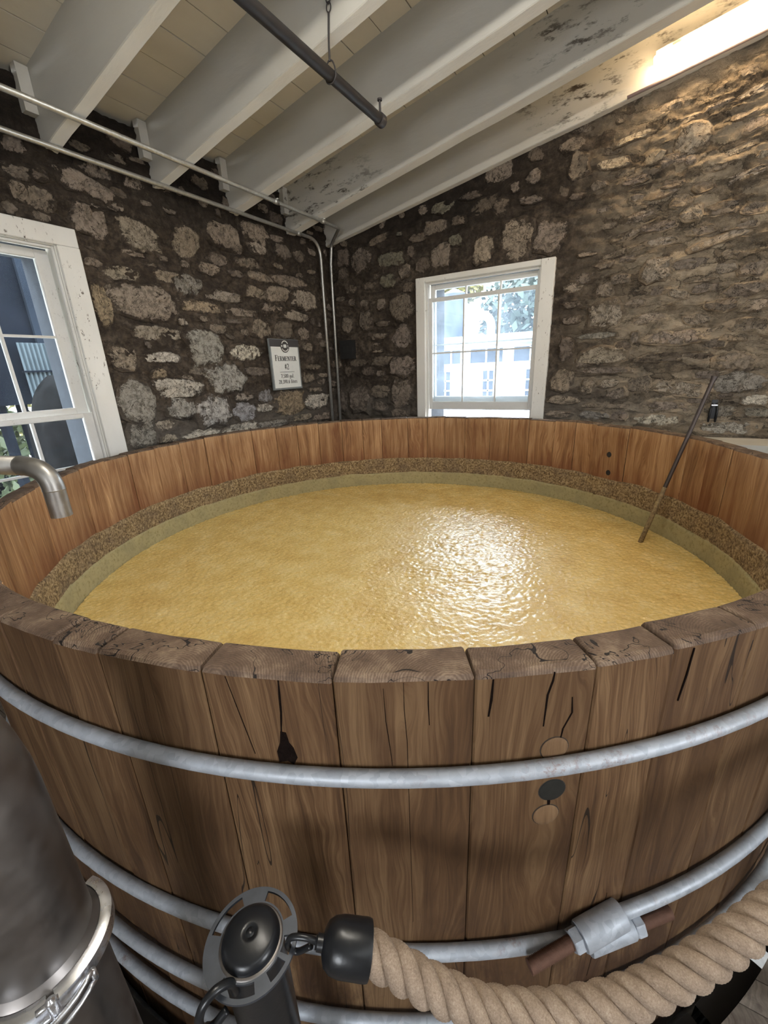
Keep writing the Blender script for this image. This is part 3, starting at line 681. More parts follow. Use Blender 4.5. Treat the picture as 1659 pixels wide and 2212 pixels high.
# hoops
HR = 0.0134
def hoop(z, r, dz0=0.0, name='hoop', mat=GALV, a0=None):
    mb = MB(); pts = []
    if a0 is None:
        for k in range(180): pts.append(cylpt(r, k * 2, z))
        mb.tube(pts, HR, 14, True)
    else:
        for k in range(181):
            t = k / 180; s = (1 - t) if t > 0.5 else t
            off = dz0 * math.exp(-min(t, 1 - t) * 22) * (1 if t < 0.5 else -1)
            pts.append(cylpt(r + 0.005 * math.exp(-min(t, 1 - t) * 60), a0 + 360 * t, z + off))
        mb.tube(pts, HR, 14, False)
    return mb.build(name, mat, tank, True, (TC.x, TC.y, z), 40)
RH = RO + HR + 0.001
hoop(0.9796, RH)
h2 = hoop(0.5436, RH, 0.019, a0=-48.0)
hoop(0.305, RH + 0.004); hoop(0.152, RH + 0.004); hoop(-0.12, RH + 0.004, mat=GALV_D); hoop(-0.5, RH + 0.004, mat=GALV_D); hoop(-1.0, RH + 0.004, mat=GALV_D)
# hoop lug
la = -48.0; lr = Vector((math.cos(math.radians(la)), math.sin(math.radians(la)), 0)); lt = Vector((-lr.y, lr.x, 0)); UZ = Vector((0, 0, 1))
LC = cylpt(RH, la, 0.5436)
d1 = (lt * 0.955 + UZ * 0.14 - lr * 0.10).normalized()       # rod of the right-hand end runs down to the left
d2 = (lt * 0.97 + UZ * 0.085 - lr * 0.02).normalized()
lug = MB()
c1 = LC + UZ * 0.019 + lr * 0.012; c2 = LC - UZ * 0.018 + lr * 0.016
R1 = d1.to_track_quat('Z', 'Y').to_matrix(); R2 = d2.to_track_quat('Z', 'Y').to_matrix()
def sleeve(mb, c, R, r, h): mb.lathe([(0.006, -h), (r * 0.93, -h), (r, -h * 0.94), (r, h * 0.94), (r * 0.93, h), (0.006, h)], c, R, 28)
sleeve(lug, c1 - d1 * 0.004, R1, 0.0255, 0.047); sleeve(lug, c2 + d2 * 0.018, R2, 0.0205, 0.048)
lo_ = lug.build('hoop_lug', GALV, tank, True, LC, 35)
for (c, d, s) in ((c1, d1, -1), (c2, d2, 1)):
    base = c + d * s * (0.050 if s < 0 else 0.066)
    mb = MB(); hexnut(mb, base + d * s * 0.011, d, 0.0205, 0.019); mb.build('hex_nut', GALV, tank, False, base)
    mb = MB(); pts = []; rr = []
    L0, L1 = 0.020, 0.112 if s < 0 else 0.088
    nn = 60
    for k in range(nn + 1):
        pts.append(base + d * s * (L0 + (L1 - L0) * k / nn)); rr.append(0.0118 + (0.0011 if k % 2 else -0.0008))
    mb.tube(pts, rr, 14); mb.build('threaded_rod', RUST, tank, True, base)
# plugs and holes
def disc(name, r, adeg, z, rad, th, mat, outward=1, n=24):
    a = math.radians(adeg); ax = Vector((math.cos(a), math.sin(a), 0)) * outward
    mb = MB(); R = ax.to_track_quat('Z', 'Y').to_matrix()
    mb.lathe([(rad, -0.004), (rad, th * 0.6), (rad * 0.93, th), (rad * 0.5, th * 1.05), (0.0001, th)], cylpt(r, adeg, z), R, n)
    if name == 'wooden_plug':
        m2 = MB(); m2.lathe([(rad + 0.0014, -0.004), (rad + 0.0014, 0.0009), (0.0001, 0.0009)], cylpt(r, adeg, z), R, n); m2.build('plug_seam', VOID_BLACK, tank, False, cylpt(r, adeg, z))
    return mb.build(name, mat, tank, True, cylpt(r, adeg, z), 40)
o = disc('wooden_plug', RO, -52.09, 0.911, 0.0225, 0.0022, simple('dark_plug', (0.022, 0.021, 0.018), 0.8, 0, 0.3, 60, 0.2, 0.1)); o['label'] = 'dark grey filled plug hole under the top hoop'
disc('wooden_plug', RO, -52.3, 0.8555, 0.0225, 0.003, WOOD_PLUG); disc('wooden_plug', RO, -52.25, 1.002, 0.0225, 0.003, WOOD_PLUG)
for (a, z, r) in ((54.6, 0.961, 0.019), (54.18, 0.8358, 0.019)): disc('bung_hole', RI, a, z, r, 0.002, VOID_BLACK, -1)
disc('bung_hole', RI - 0.01, 57.0, 0.6576, 0.013, 0.004, simple('brown_bung', (0.12, 0.07, 0.02), 0.8), -1)
# rot pocket with knot on the stave below the crack
def patch(name, pts, mat, r, th=0.0015):
    mb = MB(); vs = [cylpt(r + th, a, z) for a, z in pts] + [cylpt(r - 0.003, a, z) for a, z in pts]; n = len(pts)
    mb.add(vs, [tuple(range(n))] + [(i, n + i, n + (i + 1) % n, (i + 1) % n) for i in range(n)])
    return mb.build(name, mat, tank, False, cylpt(r, pts[0][0], pts[0][1]))
ROT = simple('rotten_wood', (0.008, 0.005, 0.004), 0.95, 0, 0.5, 90, 0.9, 0.03)
patch('rot_pocket', [(-66.75, 1.052), (-66.45, 1.050), (-66.35, 1.03), (-66.15, 1.02), (-66.0, 1.0), (-66.25, 0.985), (-66.55, 0.992), (-67.05, 0.988), (-67.1, 1.01), (-66.85, 1.03)], ROT, RO)
def crack(pts, w=0.05):
    q = [(a - w * (0.3 + 0.7 * math.sin(math.pi * (i + 0.5) / len(pts))), z) for i, (a, z) in enumerate(pts)] + [(a + w * (0.3 + 0.7 * math.sin(math.pi * (i + 0.5) / len(pts))), z) for i, (a, z) in reversed(list(enumerate(pts)))]
    patch('crack', q, ROT, RO, 0.0012)
crack([(-66.45, 1.150), (-66.5, 1.12), (-66.55, 1.09), (-66.7, 1.05)], 0.06)
crack([(-69.3, 1.15), (-69.0, 1.10), (-68.7, 1.05), (-68.4, 1.0)], 0.025)
crack([(-61.2, 1.14), (-61.15, 1.08), (-61.0, 1.03), (-60.9, 0.99)], 0.022)
crack([(-60.2, 1.15), (-60.2, 1.10), (-60.1, 1.04), (-60.05, 0.60)], 0.02)
crack([(-59.0, 1.15), (-59.0, 1.11), (-58.95, 1.07)], 0.03)
crack([(-55.8, 1.148), (-55.85, 1.11), (-55.95, 1.08)], 0.07)
crack([(-52.7, 1.150), (-52.75, 1.135), (-52.95, 1.11), (-53.0, 1.05)], 0.06)
crack([(-51.6, 1.10), (-51.5, 1.07), (-51.9, 1.04), (-52.0, 1.01)], 0.05)
crack([(-44.7, 1.15), (-44.8, 1.10), (-45.0, 1.05)], 0.05)
crack([(-52.3, 0.90), (-52.2, 0.885), (-52.2, 0.87)], 0.09)
crack([(-47.2, 0.60), (-47.3, 0.45), (-47.5, 0.33)], 0.03)
# crust band and wet film inside
def band(name, z0, z1, r, th, mat, amp, seed, flare=0.0):
    mb = MB(); nA, nZ = 720, 14; vs = []; fs = []
    for j in range(nZ + 1):
        for k in range(nA):
            a = k * 360 / nA; t = j / nZ; ca = math.radians(a)
            nz = noise.noise(Vector((math.cos(ca) * 9, math.sin(ca) * 9, seed)))
            z = z0 + (z1 + 0.014 * nz - z0) * t
            n1 = noise.fractal(Vector((math.cos(ca) * 40, math.sin(ca) * 40, z * 26 + seed)), 0.8, 2, 3)
            d = th * (1 if t < 0.93 else 0.35) + amp * n1 + flare * (1 - t)
            if j == nZ: d = -0.002
            vs.append((TC.x + (r - d) * math.cos(ca), TC.y + (r - d) * math.sin(ca), z))
    for j in range(nZ):
        for k in range(nA):
            l = (k + 1) % nA; fs.append((j * nA + l, j * nA + k, (j + 1) * nA + k, (j + 1) * nA + l))
    mb.add(vs, fs); o = mb.build(name, mat, tank, True, (TC.x, TC.y, z0)); o['kind'] = 'stuff'; return o
band('grain_crust', 0.665, 0.800, RI, 0.010, CRUST, 0.004, 5.0)
band('mash_film', 0.52, 0.672, RI, 0.014, WET, 0.0015, 9.0, 0.006)
# bottom of the tank
mb = MB(); mb.lathe([(0.0001, -1.75), (RI + 0.01, -1.75)], (TC.x, TC.y, 0), None, 64); mb.build('tank_bottom', WOOD_IN, tank)

# ------------------------------------------------------------------ mash
mb = MB(); vs = []; fs = []; st = 0.0075; R_ = RI - 0.021; n = int(R_ / st) + 1; idx = {}
for i in range(-n, n + 1):
    for j in range(-n, n + 1):
        x, y = i * st, j * st; r = math.hypot(x, y)
        if r > R_ + st * 0.8: continue
        if r > R_: x *= R_ / r; y *= R_ / r
        p = Vector((x, y, 0)); q = p + Vector((noise.noise(p * 9), noise.noise(p * 9 + Vector((5, 5, 5))), 0)) * 0.02
        a = abs(noise.noise(Vector((q.x * 46, q.y * 46, 1.0)))); b = noise.noise(Vector((q.x * 90, q.y * 90, 4.0)))
        amp = 0.75 + 0.5 * noise.noise(p * 1.6)
        z = 0.0125 * amp * (0.5 - a) + 0.0030 * b + 0.004 * noise.noise(p * 3)
        idx[(i, j)] = len(vs); vs.append((TC.x + x, TC.y + y, ZM + z))
for (i, j), k in idx.items():
    if (i + 1, j) in idx and (i, j + 1) in idx and (i + 1, j + 1) in idx: fs.append((k, idx[(i + 1, j)], idx[(i + 1, j + 1)], idx[(i, j + 1)]))
mb.add(vs, fs); mash = mb.build('mash', MASH, None, True, (TC.x, TC.y, ZM))
tag(mash, 'bubbly yellow corn mash filling the wooden tank', 'mash', kind='stuff')

# ------------------------------------------------------------------ dip rod in the mash
p0 = Vector((0.0965, 2.6978, 0.50)); pr = Vector((0.2523 , 2.837, 1.175)); dr_ = (pr - p0).normalized()
p0 = p0 - Vector((0.006, 0.006, 0))
rod = empty('measuring_rod', p0); tag(rod, 'dark metal rod standing in the mash, leaning on the tank rim', 'rod')
L = 1.02; R = dr_.to_track_quat('Z', 'Y').to_matrix()
mb = MB(); mb.lathe([(0.0001, 0), (0.010, 0), (0.0105, 0.02), (0.0105, L - 0.03), (0.0155, L - 0.004), (0.0155, L), (0.0001, L)], p0, R, 16)
mb.build('shaft', simple('old_dark_metal', (0.075, 0.06, 0.055), 0.45, 0.5), rod, True, p0, 40)
mb = MB(); mb.tube([p0 + dr_ * 0.0, p0 + dr_ * 0.18, p0 + dr_ * 0.34, p0 + dr_ * 0.40], [0.013, 0.0125, 0.0118, 0.0109], 16)
o = mb.build('mash_coating', mat_crust('dried_mash_coat', [(0.13, 0.09, 0.05), (0.26, 0.19, 0.10), (0.38, 0.29, 0.16), (0.2, 0.15, 0.09)], 60), rod, True, p0); o['label'] = 'tan dried mash on the lower end'

# ------------------------------------------------------------------ spout pipe over the left rim
D = 1.35
e0 = at_depth(134, 1114, D); e1 = Vector((e0.x, e0.y, 1.262)); top = Vector((e0.x, e0.y, 1.325))
hd = Vector((-0.93, -0.36, 0.02)).normalized()
sp = empty('filling_spout', top); tag(sp, 'grey steel pipe spout bending down inside the left tank rim', 'pipe')
PR = 0.030
ctr = top
path = [e0, e1] + bezier(e1, ctr + UZ * 0.012, ctr + hd * 0.095 + UZ * 0.012, 10)[1:]
mb = MB(); mb.tube([e0, e1], PR, 24, False, False); mb.tube([e1, e0], PR - 0.003, 24, False, False); mb.build('spout_end', STEEL_M, sp, True, top)
mb = MB(); mb.tube(path[1:], PR * 1.02, 24, False, False); mb.build('elbow', STEEL_M, sp, True, top)
s0 = path[-1]; mb = MB(); mb.tube([s0, s0 + hd * 1.0], PR, 24); mb.build('straight_pipe', STEEL_M, sp, True, top)
for c, d in ((e1, UZ), (s0, hd)):
    mb = MB(); mb.tube([c - d * 0.003, c, c + d * 0.003], [PR, PR * 1.06, PR], 24, False, False); mb.build('weld_seam', STEEL_M, sp, True, top)

# ------------------------------------------------------------------ big transfer pipe with clamp, lower left
PC = Vector((-0.548, 0.041, 0)); BR = 0.0570
bp = empty('transfer_pipe', (PC.x, PC.y, 0)); tag(bp, 'thick vertical stainless pipe with elbow in the lower left corner', 'pipe')
hz = Vector((-0.90, -0.43, 0)).normalized(); ZE = 1.15
v0 = Vector((PC.x, PC.y, 0.935)); v1 = Vector((PC.x, PC.y, ZE))
c_ = v1 + hz * 0.19
arc = [c_ + (-hz * math.cos(a) + UZ * math.sin(a)) * 0.19 for a in [math.radians(9 * k) for k in range(11)]]
mb = MB(); mb.tube([v0, v0 * 0.5 + v1 * 0.5] + arc, BR, 48, False, False); mb.tube([arc[-1], arc[-1] + hz * 0.9], BR, 48, False, True); mb.build('elbow', STEEL, bp, True, v1)
mb = MB(); mb.tube([Vector((PC.x, PC.y, 0.0)), Vector((PC.x, PC.y, 0.905))], BR, 48, False, False); mb.build('lower_pipe', STEEL, bp, True, v0)
mb = MB(); mb.lathe([(BR, -0.014), (BR + 0.010, -0.006), (BR + 0.012, -0.001), (BR + 0.012, 0.003), (BR + 0.006, 0.009), (BR, 0.020)], (PC.x, PC.y, 0.920), None, 56); mb.build('ferrule', STEEL, bp, True, v0)
def bandseg(a0, a1, name='clamp_band'):
    mb = MB(); n = 30; r0, r1 = BR + 0.0105, BR + 0.0185; prof = [(r0, -0.011), (r1, -0.009), (r1, 0.009), (r0 + 0.001, 0.012), (r0 - 0.004, 0.012), (r0 - 0.002, 0.005), (r0 - 0.002, -0.005)]
    A0, A1 = math.radians(a0), math.radians(a1)
    mb.lathe(prof + [prof[0]], (PC.x, PC.y, 0.918), None, n, 0, A1 - A0, A0)
    m_ = n + 1; k = len(prof)
    b = 0
    mb.f.append(tuple(q * m_ for q in range(k))); mb.f.append(tuple(q * m_ + n for q in range(k - 1, -1, -1))); mb.m += [0, 0]
    return mb.build(name, STEEL_L, bp, True, v0, 35)
bandseg(-10, 108); bandseg(-24 - 150, -16)
def cp(r, adeg, z): a = math.radians(adeg); return Vector((PC.x + r * math.cos(a), PC.y + r * math.sin(a), z))
mb = MB(); q = cp(BR + 0.0185, -13, 0.918); mb.tube([q - UZ * 0.014, q + UZ * 0.015], 0.0055, 14); mb.tube([q + UZ * 0.015, q + UZ * 0.019], [0.0042, 0.002], 14)
mb.build('hinge_pin', STEEL_L, bp, True, v0, 40)
mb = MB()
for dz in (0.009, -0.011): 
    a = cp(BR + 0.017, -24, 0.918 + dz); b_ = cp(BR + 0.0175, -8, 0.918 + dz); mb.tube([a, (a + b_) / 2, b_], 0.0035, 8)
mb.build('hinge_link', STEEL_L, bp, True, v0)
# lever latch on the tank side
mb = MB(); a = cp(BR + 0.022, -62, 0.90); b_ = cp(BR + 0.026, 8, 0.925)
pts = [cp(BR + 0.024 + 0.004 * math.sin(math.pi * t), -70 + 85 * t, 0.875 + 0.03 * t) for t in [k / 12 for k in range(13)]]
for dz in (0.0, 0.016): mb.tube([p_ + UZ * dz for p_ in pts], 0.0032, 8)
mb.tube([pts[-1], pts[-1] + UZ * 0.016], 0.0034, 8); mb.build('clamp_lever', STEEL_L, bp, True, v0)
mb = MB(); q = cp(BR + 0.03, -72, 0.88); t_ = Vector((math.sin(math.radians(72)), math.cos(math.radians(72)), 0))
mb.tube([q - t_ * 0.022, q + t_ * 0.022], 0.004, 12); hexnut(mb, q + t_ * 0.022, t_, 0.010, 0.008); mb.tube([q + t_ * 0.026, q + t_ * 0.034], 0.006, 10)
mb.build('clamp_bolt', STEEL_L, bp, False, v0)

# ------------------------------------------------------------------ stanchion and rope
Z0 = 0.88
ps = at_plane(543, 2030, 2, Z0); PX, PY = ps.x, ps.y
stn = empty('stanchion_post', (PX, PY, 0)); tag(stn, 'black rope barrier post with slotted ring plate on top', 'post')
mb = MB(); mb.lathe([(0.0001, 0.0), (0.068, 0.0), (0.068, 0.006), (0.064, 0.010), (0.045, 0.014), (0.0400, 0.03), (0.0400, Z0 - 0.004), (0.0001, Z0 - 0.004)], (PX, PY, 0), None, 40)
mb.build('post', BLACK, stn, True, (PX, PY, 0), 40)
RP = 0.0595
def plate():
    # ring with four curved slots, extruded
    ri, r1, r2 = 0.036, 0.0425, 0.0545; ro = RP; nA = 160; mb = MB()
    slots = [(58, 112), (150, 204), (268, 322), (-18, 6), (14, 36)]
    def ins(a):
        a %= 360
        return any((s0 % 360) <= a <= (s1 % 360) if (s0 % 360) < (s1 % 360) else (a >= s0 % 360 or a <= s1 % 360) for s0, s1 in slots)
    rs = [ri, r1, r2, ro]; T_ = 0.004
    def V(r, k, z): a = 2 * math.pi * k / nA; return (PX + r * math.cos(a), PY + r * math.sin(a), Z0 + z)
    for k in range(nA):
        a = 360 * (k + 0.5) / nA
        for q in range(3):
            hole = q == 1 and ins(a)
            if not hole:
                mb.add([V(rs[q], k, 0), V(rs[q + 1], k, 0), V(rs[q + 1], k + 1, 0), V(rs[q], k + 1, 0)], [(0, 1, 2, 3)])
                mb.add([V(rs[q], k, -T_), V(rs[q + 1], k, -T_), V(rs[q + 1], k + 1, -T_), V(rs[q], k + 1, -T_)], [(3, 2, 1, 0)])
        def side(r, o_): 
            f = [(0, 1, 2, 3)] if o_ else [(3, 2, 1, 0)]
            mb.add([V(r, k, -T_), V(r, k + 1, -T_), V(r, k + 1, 0), V(r, k, 0)], f)
        side(ro, 1); side(ri, 0)
        if ins(a):
            side(r1, 1); side(r2, 0)
            for kk, nb in ((k, -1), (k + 1, 1)):
                if not ins(360 * (k + nb + 0.5) / nA):
                    mb.add([V(r1, kk, -T_), V(r2, kk, -T_), V(r2, kk, 0), V(r1, kk, 0)], [(0, 1, 2, 3)])
    return mb.build('ring_plate', PLATE, stn, False, (PX, PY, Z0))
plate()
mb = MB(); mb.lathe([(0.0372, -0.002), (0.0365, 0.006), (0.0335, 0.0115), (0.029, 0.0145), (0.012, 0.0165), (0.0062, 0.0167), (0.0058, 0.0155), (0.0052, 0.0155), (0.0048, 0.0168), (0.0001, 0.017)], (PX, PY, Z0), None, 48); mb.build('domed_cap', BLACK, stn, True, (PX, PY, Z0))
mb = MB(); mb.lathe([(0.0372, 0.0016), (0.0385, 0.0012), (0.0402, 0.0006), (0.0405, 0.0)], (PX, PY, Z0), None, 48); o = mb.build('worn_ring', STEEL, stn, True, (PX, PY, Z0))

# rope
RR = 0.0235
rp = [at_plane(788, 2050, 2, 0.876), at_plane(850, 2084, 2, 0.862), at_plane(940, 2135, 2, 0.838), at_plane(1050, 2180, 2, 0.815), at_plane(1190, 2190, 2, 0.803), at_plane(1330, 2165, 2, 0.806), at_plane(1450, 2115, 2, 0.822), at_plane(1560, 2048, 2, 0.845), at_plane(1659, 1972, 2, 0.864), at_plane(1770, 1880, 2, 0.878), at_plane(1880, 1790, 2, 0.888), at_plane(2010, 1690, 2, 0.890)]
path = catmull(rp, 40)
rope = empty('barrier_rope', rp[0]); tag(rope, 'thick tan twisted barrier rope sagging in front of the tank', 'rope')
# arc-length resample
S = [0.0]
for k in range(1, len(path)): S.append(S[-1] + (path[k] - path[k - 1]).length)
NP = 900; pp = []; j = 0
for k in range(NP + 1):
    s = S[-1] * k / NP
    while j < len(S) - 2 and S[j + 1] < s: j += 1
    t = (s - S[j]) / max(1e-9, S[j + 1] - S[j]); pp.append(path[j].lerp(path[j + 1], t))
u = None; frames = []
for k in range(NP + 1):
    T = (pp[min(k + 1, NP)] - pp[max(k - 1, 0)]).normalized()
    u = (UZ - T * UZ.dot(T)).normalized(); frames.append((T, u, T.cross(u)))
ROPE_M = None
t = NT('twisted_rope'); q_ = t.pos('world'); f_ = t.noise(q_, 420, 4, 0.7); g_ = t.noise(q_, 40, 4, 0.6)
c__ = t.ramp(t.math('ADD', t.math('MULTIPLY', f_, 0.6), t.math('MULTIPLY', g_, 0.4)), [(0.3, (0.16, 0.115, 0.082)), (0.55, (0.33, 0.25, 0.185)), (0.75, (0.50, 0.41, 0.32))])
ROPE_M = t.fin(c__, 0.85, t.bump(f_, 0.7, 0.002), spec=0.2)
LAY = 0.084
for s3 in range(3):
    mb = MB(); vs = []; fs = []; n = 40; Rs = RR * 0.48; rs = RR * 0.55
    for k in range(NP + 1):
        T, U, W = frames[k]; ph = 2 * math.pi * (S[-1] * k / NP) / LAY + s3 * 2 * math.pi / 3
        rad = U * math.cos(ph) + W * math.sin(ph); cen = pp[k] + rad * Rs
        side = T.cross(rad)
        for a in range(n):
            an = 2 * math.pi * a / n
            yr = 1 + 0.035 * math.cos(13 * (an - 9.0 * (S[-1] * k / NP) / LAY * 2))      # yarns
            vs.append(cen + (rad * math.cos(an) * 0.98 + side * math.sin(an) * 1.18) * rs * yr)
    for k in range(NP):
        for a in range(n):
            b_ = (a + 1) % n; fs.append((k * n + a, k * n + b_, (k + 1) * n + b_, (k + 1) * n + a))
    mb.add(vs, fs); mb.build('strand', ROPE_M, rope, True, rp[0])
# end cap and snap hook
ax = (at_plane(690, 2036, 2, 0.890) - pp[0]).normalized(); capc = pp[0] + ax * 0.024; R = ax.to_track_quat('Z', 'Y').to_matrix()
mb = MB(); mb.lathe([(0.0001, -0.030), (0.0295, -0.030), (0.0305, -0.026), (0.0300, 0.006), (0.0275, 0.018), (0.022, 0.026), (0.0135, 0.030), (0.0095, 0.031), (0.0090, 0.038), (0.0001, 0.039)], capc, R, 40)
mb.build('end_cap', BLACK, rope, True, rp[0], 50)
hk0 = capc + ax * 0.036; hk1 = Vector((PX, PY, Z0)) + Vector((0.050, 0.0, 0)).lerp(Vector((0.049, 0.004, 0)), 0)
slot = Vector((PX + 0.0495 * math.cos(math.radians(24)), PY + 0.0495 * math.sin(math.radians(24)), Z0))
mid = (hk0 + slot) / 2 + UZ * 0.014
mb = MB(); mb.tube(catmull([hk0, hk0 * 0.6 + slot * 0.4 + UZ * 0.012, slot + UZ * 0.014 - (slot - hk0) * 0.15, slot - UZ * 0.002, slot * 0.75 + hk0 * 0.25 - UZ * 0.016, hk0 * 0.75 + slot * 0.25 - UZ * 0.006], 8), 0.0038, 12)
mb.tube([hk0 + ax * -0.004, hk0 + ax * 0.004], 0.0075, 14); mb.build('snap_hook', BLACK, rope, True, rp[0])

# the far end of the rope: the same cap and a second post, right of the frame
axf = (pp[-1] - pp[-12]).normalized(); axf.z = 0.02; axf.normalize(); capf = pp[-1] + axf * 0.024; Rz = axf.to_track_quat('Z', 'Y').to_matrix()
mb = MB(); mb.lathe([(0.0001, -0.030), (0.0295, -0.030), (0.0305, -0.026), (0.0300, 0.006), (0.0275, 0.018), (0.022, 0.026), (0.0135, 0.030), (0.0095, 0.031), (0.0090, 0.038), (0.0001, 0.039)], capf, Rz, 32)
mb.build('end_cap', BLACK, rope, True, rp[0], 50)
fh = capf + axf * 0.036; f2 = fh + Vector((axf.x, axf.y, 0)).normalized() * 0.034
mb = MB(); mb.tube(catmull([fh, fh.lerp(f2, 0.5) + UZ * 0.010, f2 + UZ * 0.012, f2 + axf * 0.004 - UZ * 0.012, fh.lerp(f2, 0.6) - UZ * 0.014], 6), 0.0038, 10); mb.build('snap_hook', BLACK, rope, True, rp[0])
p2 = f2 + Vector((axf.x, axf.y, 0)).normalized() * 0.050
st2 = stn.copy(); C.objects.link(st2); st2.location = (p2.x, p2.y, 0)
for ch in list(stn.children):
    c2_ = ch.copy(); C.objects.link(c2_); c2_.parent = st2
st2['label'] = 'black rope barrier post holding the right end of the rope'

# second hook hanging off the near side of the plate with its own rope end
sl = Vector((PX + 0.0495 * math.cos(math.radians(-80)), PY + 0.0495 * math.sin(math.radians(-80)), Z0))
ext = Vector((-0.30, -0.95, 0)).normalized()
hk = empty('rope_hook', sl); tag(hk, 'glossy black hook hanging in the near slot of the post plate', 'hook')
mb = MB(); mb.tube(catmull([sl + ext * -0.010 - UZ * 0.020, sl + ext * -0.006 + UZ * 0.004, sl + ext * 0.012 + UZ * 0.014, sl + ext * 0.028 + UZ * 0.004, sl + ext * 0.034 - UZ * 0.022, sl + ext * 0.022 - UZ * 0.040, sl + ext * 0.004 - UZ * 0.036], 8), [0.0052] * 49, 14)
mb.build('hook', BLACK, hk, True, sl)
mb = MB(); q = sl + ext * 0.030 - UZ * 0.050; mb.tube([q + UZ * 0.012, q - UZ * 0.01, q - UZ * 0.06], [0.009, 0.012, 0.012], 16); mb.build('swivel', BLACK, hk, True, sl)

# ------------------------------------------------------------------ overhead: conduits, iron pipe, tube light
def bend(P, r=0.10, n=8):
    P = [Vector(p) for p in P]; out = [P[0]]
    for i in range(1, len(P) - 1):
        a, b, c = P[i - 1], P[i], P[i + 1]; d0 = (a - b); d1_ = (c - b); rr = min(r, d0.length / 2.1, d1_.length / 2.1)
        out += bezier(b + d0.normalized() * rr, b, b + d1_.normalized() * rr, n)
    out.append(P[-1]); return out
cn = empty('electrical_conduit', (-2.88, 3.70, 0)); tag(cn, 'steel conduit close to the left wall, curving down the corner, left of two', 'conduit')
mb = MB(); mb.tube(bend([(-2.88, -2.1, 2.762), (-2.88, 3.72, 2.778), (-2.90, 3.73, 0.02)], 0.16, 12), 0.0140, 14); mb.build('tube', CONDUIT, cn, True, (-2.88, 3.7, 0))
for z in (2.40, 1.5):
    mb = MB(); mb.tube([(-2.893, 3.7285, z - 0.02), (-2.893, 3.7285, z + 0.02)], 0.0165, 14); mb.build('coupling', CONDUIT, cn, True, (-2.88, 3.7, z))
mb = MB(); mb.tube([(-2.88, 3.40, 2.777), (-2.88, 3.45, 2.777)], 0.019, 14); mb.build('coupling', CONDUIT, cn, True, (-2.88, 3.4, 2.77))
cn2 = empty('electrical_conduit', (-2.60, 3.70, 0)); tag(cn2, 'steel conduit under the rafters that doglegs down the corner, right of two', 'conduit')
mb = MB(); mb.tube(bend([(-2.60, -2.1, 2.815), (-2.60, 3.665, 2.822), (-2.86, 3.885, 2.78), (-2.895, 3.895, 2.60), (-2.925, 3.89, 0.02)], 0.045, 8), 0.0140, 14); mb.build('tube', CONDUIT, cn2, True, (-2.6, 3.7, 0))
for y in (2.86, 3.43):
    mb = MB(); mb.tube([(-2.60, y - 0.02, 2.8215), (-2.60, y + 0.02, 2.8215)], 0.018, 14); mb.bx(-2.625, -2.575, y - 0.008, y + 0.008, 2.834, 2.842); mb.build('strap', CONDUIT, cn2, True, (-2.6, y, 2.82))

ip = empty('iron_pipe', (-1.45, 2.5, 2.89)); tag(ip, 'black iron pipe hanging below the rafters, capped end', 'pipe')
ya, yb_ = -2.1, 2.50; zp = 2.886
mb = MB(); mb.tube([(-1.45, ya, zp), (-1.45, yb_, zp)], 0.0255, 24); mb.build('pipe', IRON, ip, True, (-1.45, 2.5, zp))
mb = MB(); mb.tube([(-1.45, yb_ - 0.018, zp), (-1.45, yb_ - 0.012, zp), (-1.45, yb_ + 0.022, zp), (-1.45, yb_ + 0.03, zp)], [0.029, 0.032, 0.032, 0.027], 24); mb.build('end_cap', IRON, ip, True, (-1.45, yb_, zp), 40)
mb = MB(); mb.tube([(-1.45, yb_ + 0.004, zp + 0.03), (-1.45, yb_ + 0.004, zp + 0.085)], 0.006, 10); mb.tube([(-1.45, yb_ + 0.004, zp + 0.085), (-1.45, yb_ + 0.004, zp + 0.094)], 0.013, 14); mb.build('bolt', IRON, ip, True, (-1.45, yb_, zp), 40)
yh = 2.055
mb = MB(); ring = [(-1.45 + 0.029 * math.cos(a), yh, zp + 0.029 * math.sin(a) + (0.028 * max(0, math.sin(a)))) for a in [2 * math.pi * k / 24 for k in range(24)]]; mb.tube(ring, 0.0035, 8, True); mb.build('hanger_loop', IRON, ip, True, (-1.45, yh, zp))
mb = MB(); mb.tube(catmull([(-1.45, yh, zp + 0.052), (-1.45, yh, zp + 0.07), (-1.455, yh + 0.01, zp + 0.14), (-1.455, yh + 0.022, zp + 0.235)], 6), 0.0048, 10)
for zz in (0.255, 0.285):
    mb.tube([(-1.455 + 0.012 * math.cos(a), yh + 0.024, zp + zz + 0.018 * math.sin(a)) for a in [2 * math.pi * k / 14 for k in range(14)]], 0.0028, 8, True)
mb.build('hanger_rod', IRON, ip, True, (-1.45, yh, zp))

# tube light on the last rafter
sl_ = Vector((1, 0, 0.188)).normalized(); Rf = None
nrm = sl_.cross(Vector((0, 1, 0))).normalized(); nrm = nrm if nrm.z > 0 else -nrm
HOUS = simple('lamp_housing', (0.55, 0.55, 0.50), 0.4)
def lamp(A, label, glow, back):
    lf = empty('tube_light', A); tag(lf, label, 'light', None)
    B_ = A + sl_ * 1.25; bk = Vector(back)
    mb = MB(); pts = [A + sl_ * 0.0, A + sl_ * 0.006, A + sl_ * 0.03, B_ - sl_ * 0.03, B_]; mb.tube(pts, [0.024, 0.032, 0.036, 0.036, 0.030], 24); mb.build('diffuser', glow, lf, True, A)
    Rf = Matrix((sl_, Vector((0, 1, 0)), nrm)).transposed()
    mb = MB(); mb.box((A + B_) / 2 + bk * 0.035 + nrm * 0.042 + sl_ * 0.01, (0.62, 0.022, 0.022), Rf); mb.build('housing', HOUS, lf, False, A)
    for k in (0.12, 0.75):
        mb = MB(); mb.box(A + sl_ * k + bk * 0.02 + nrm * 0.034, (0.022, 0.03, 0.012), Rf); mb.build('clip', STEEL_L, lf, False, A)
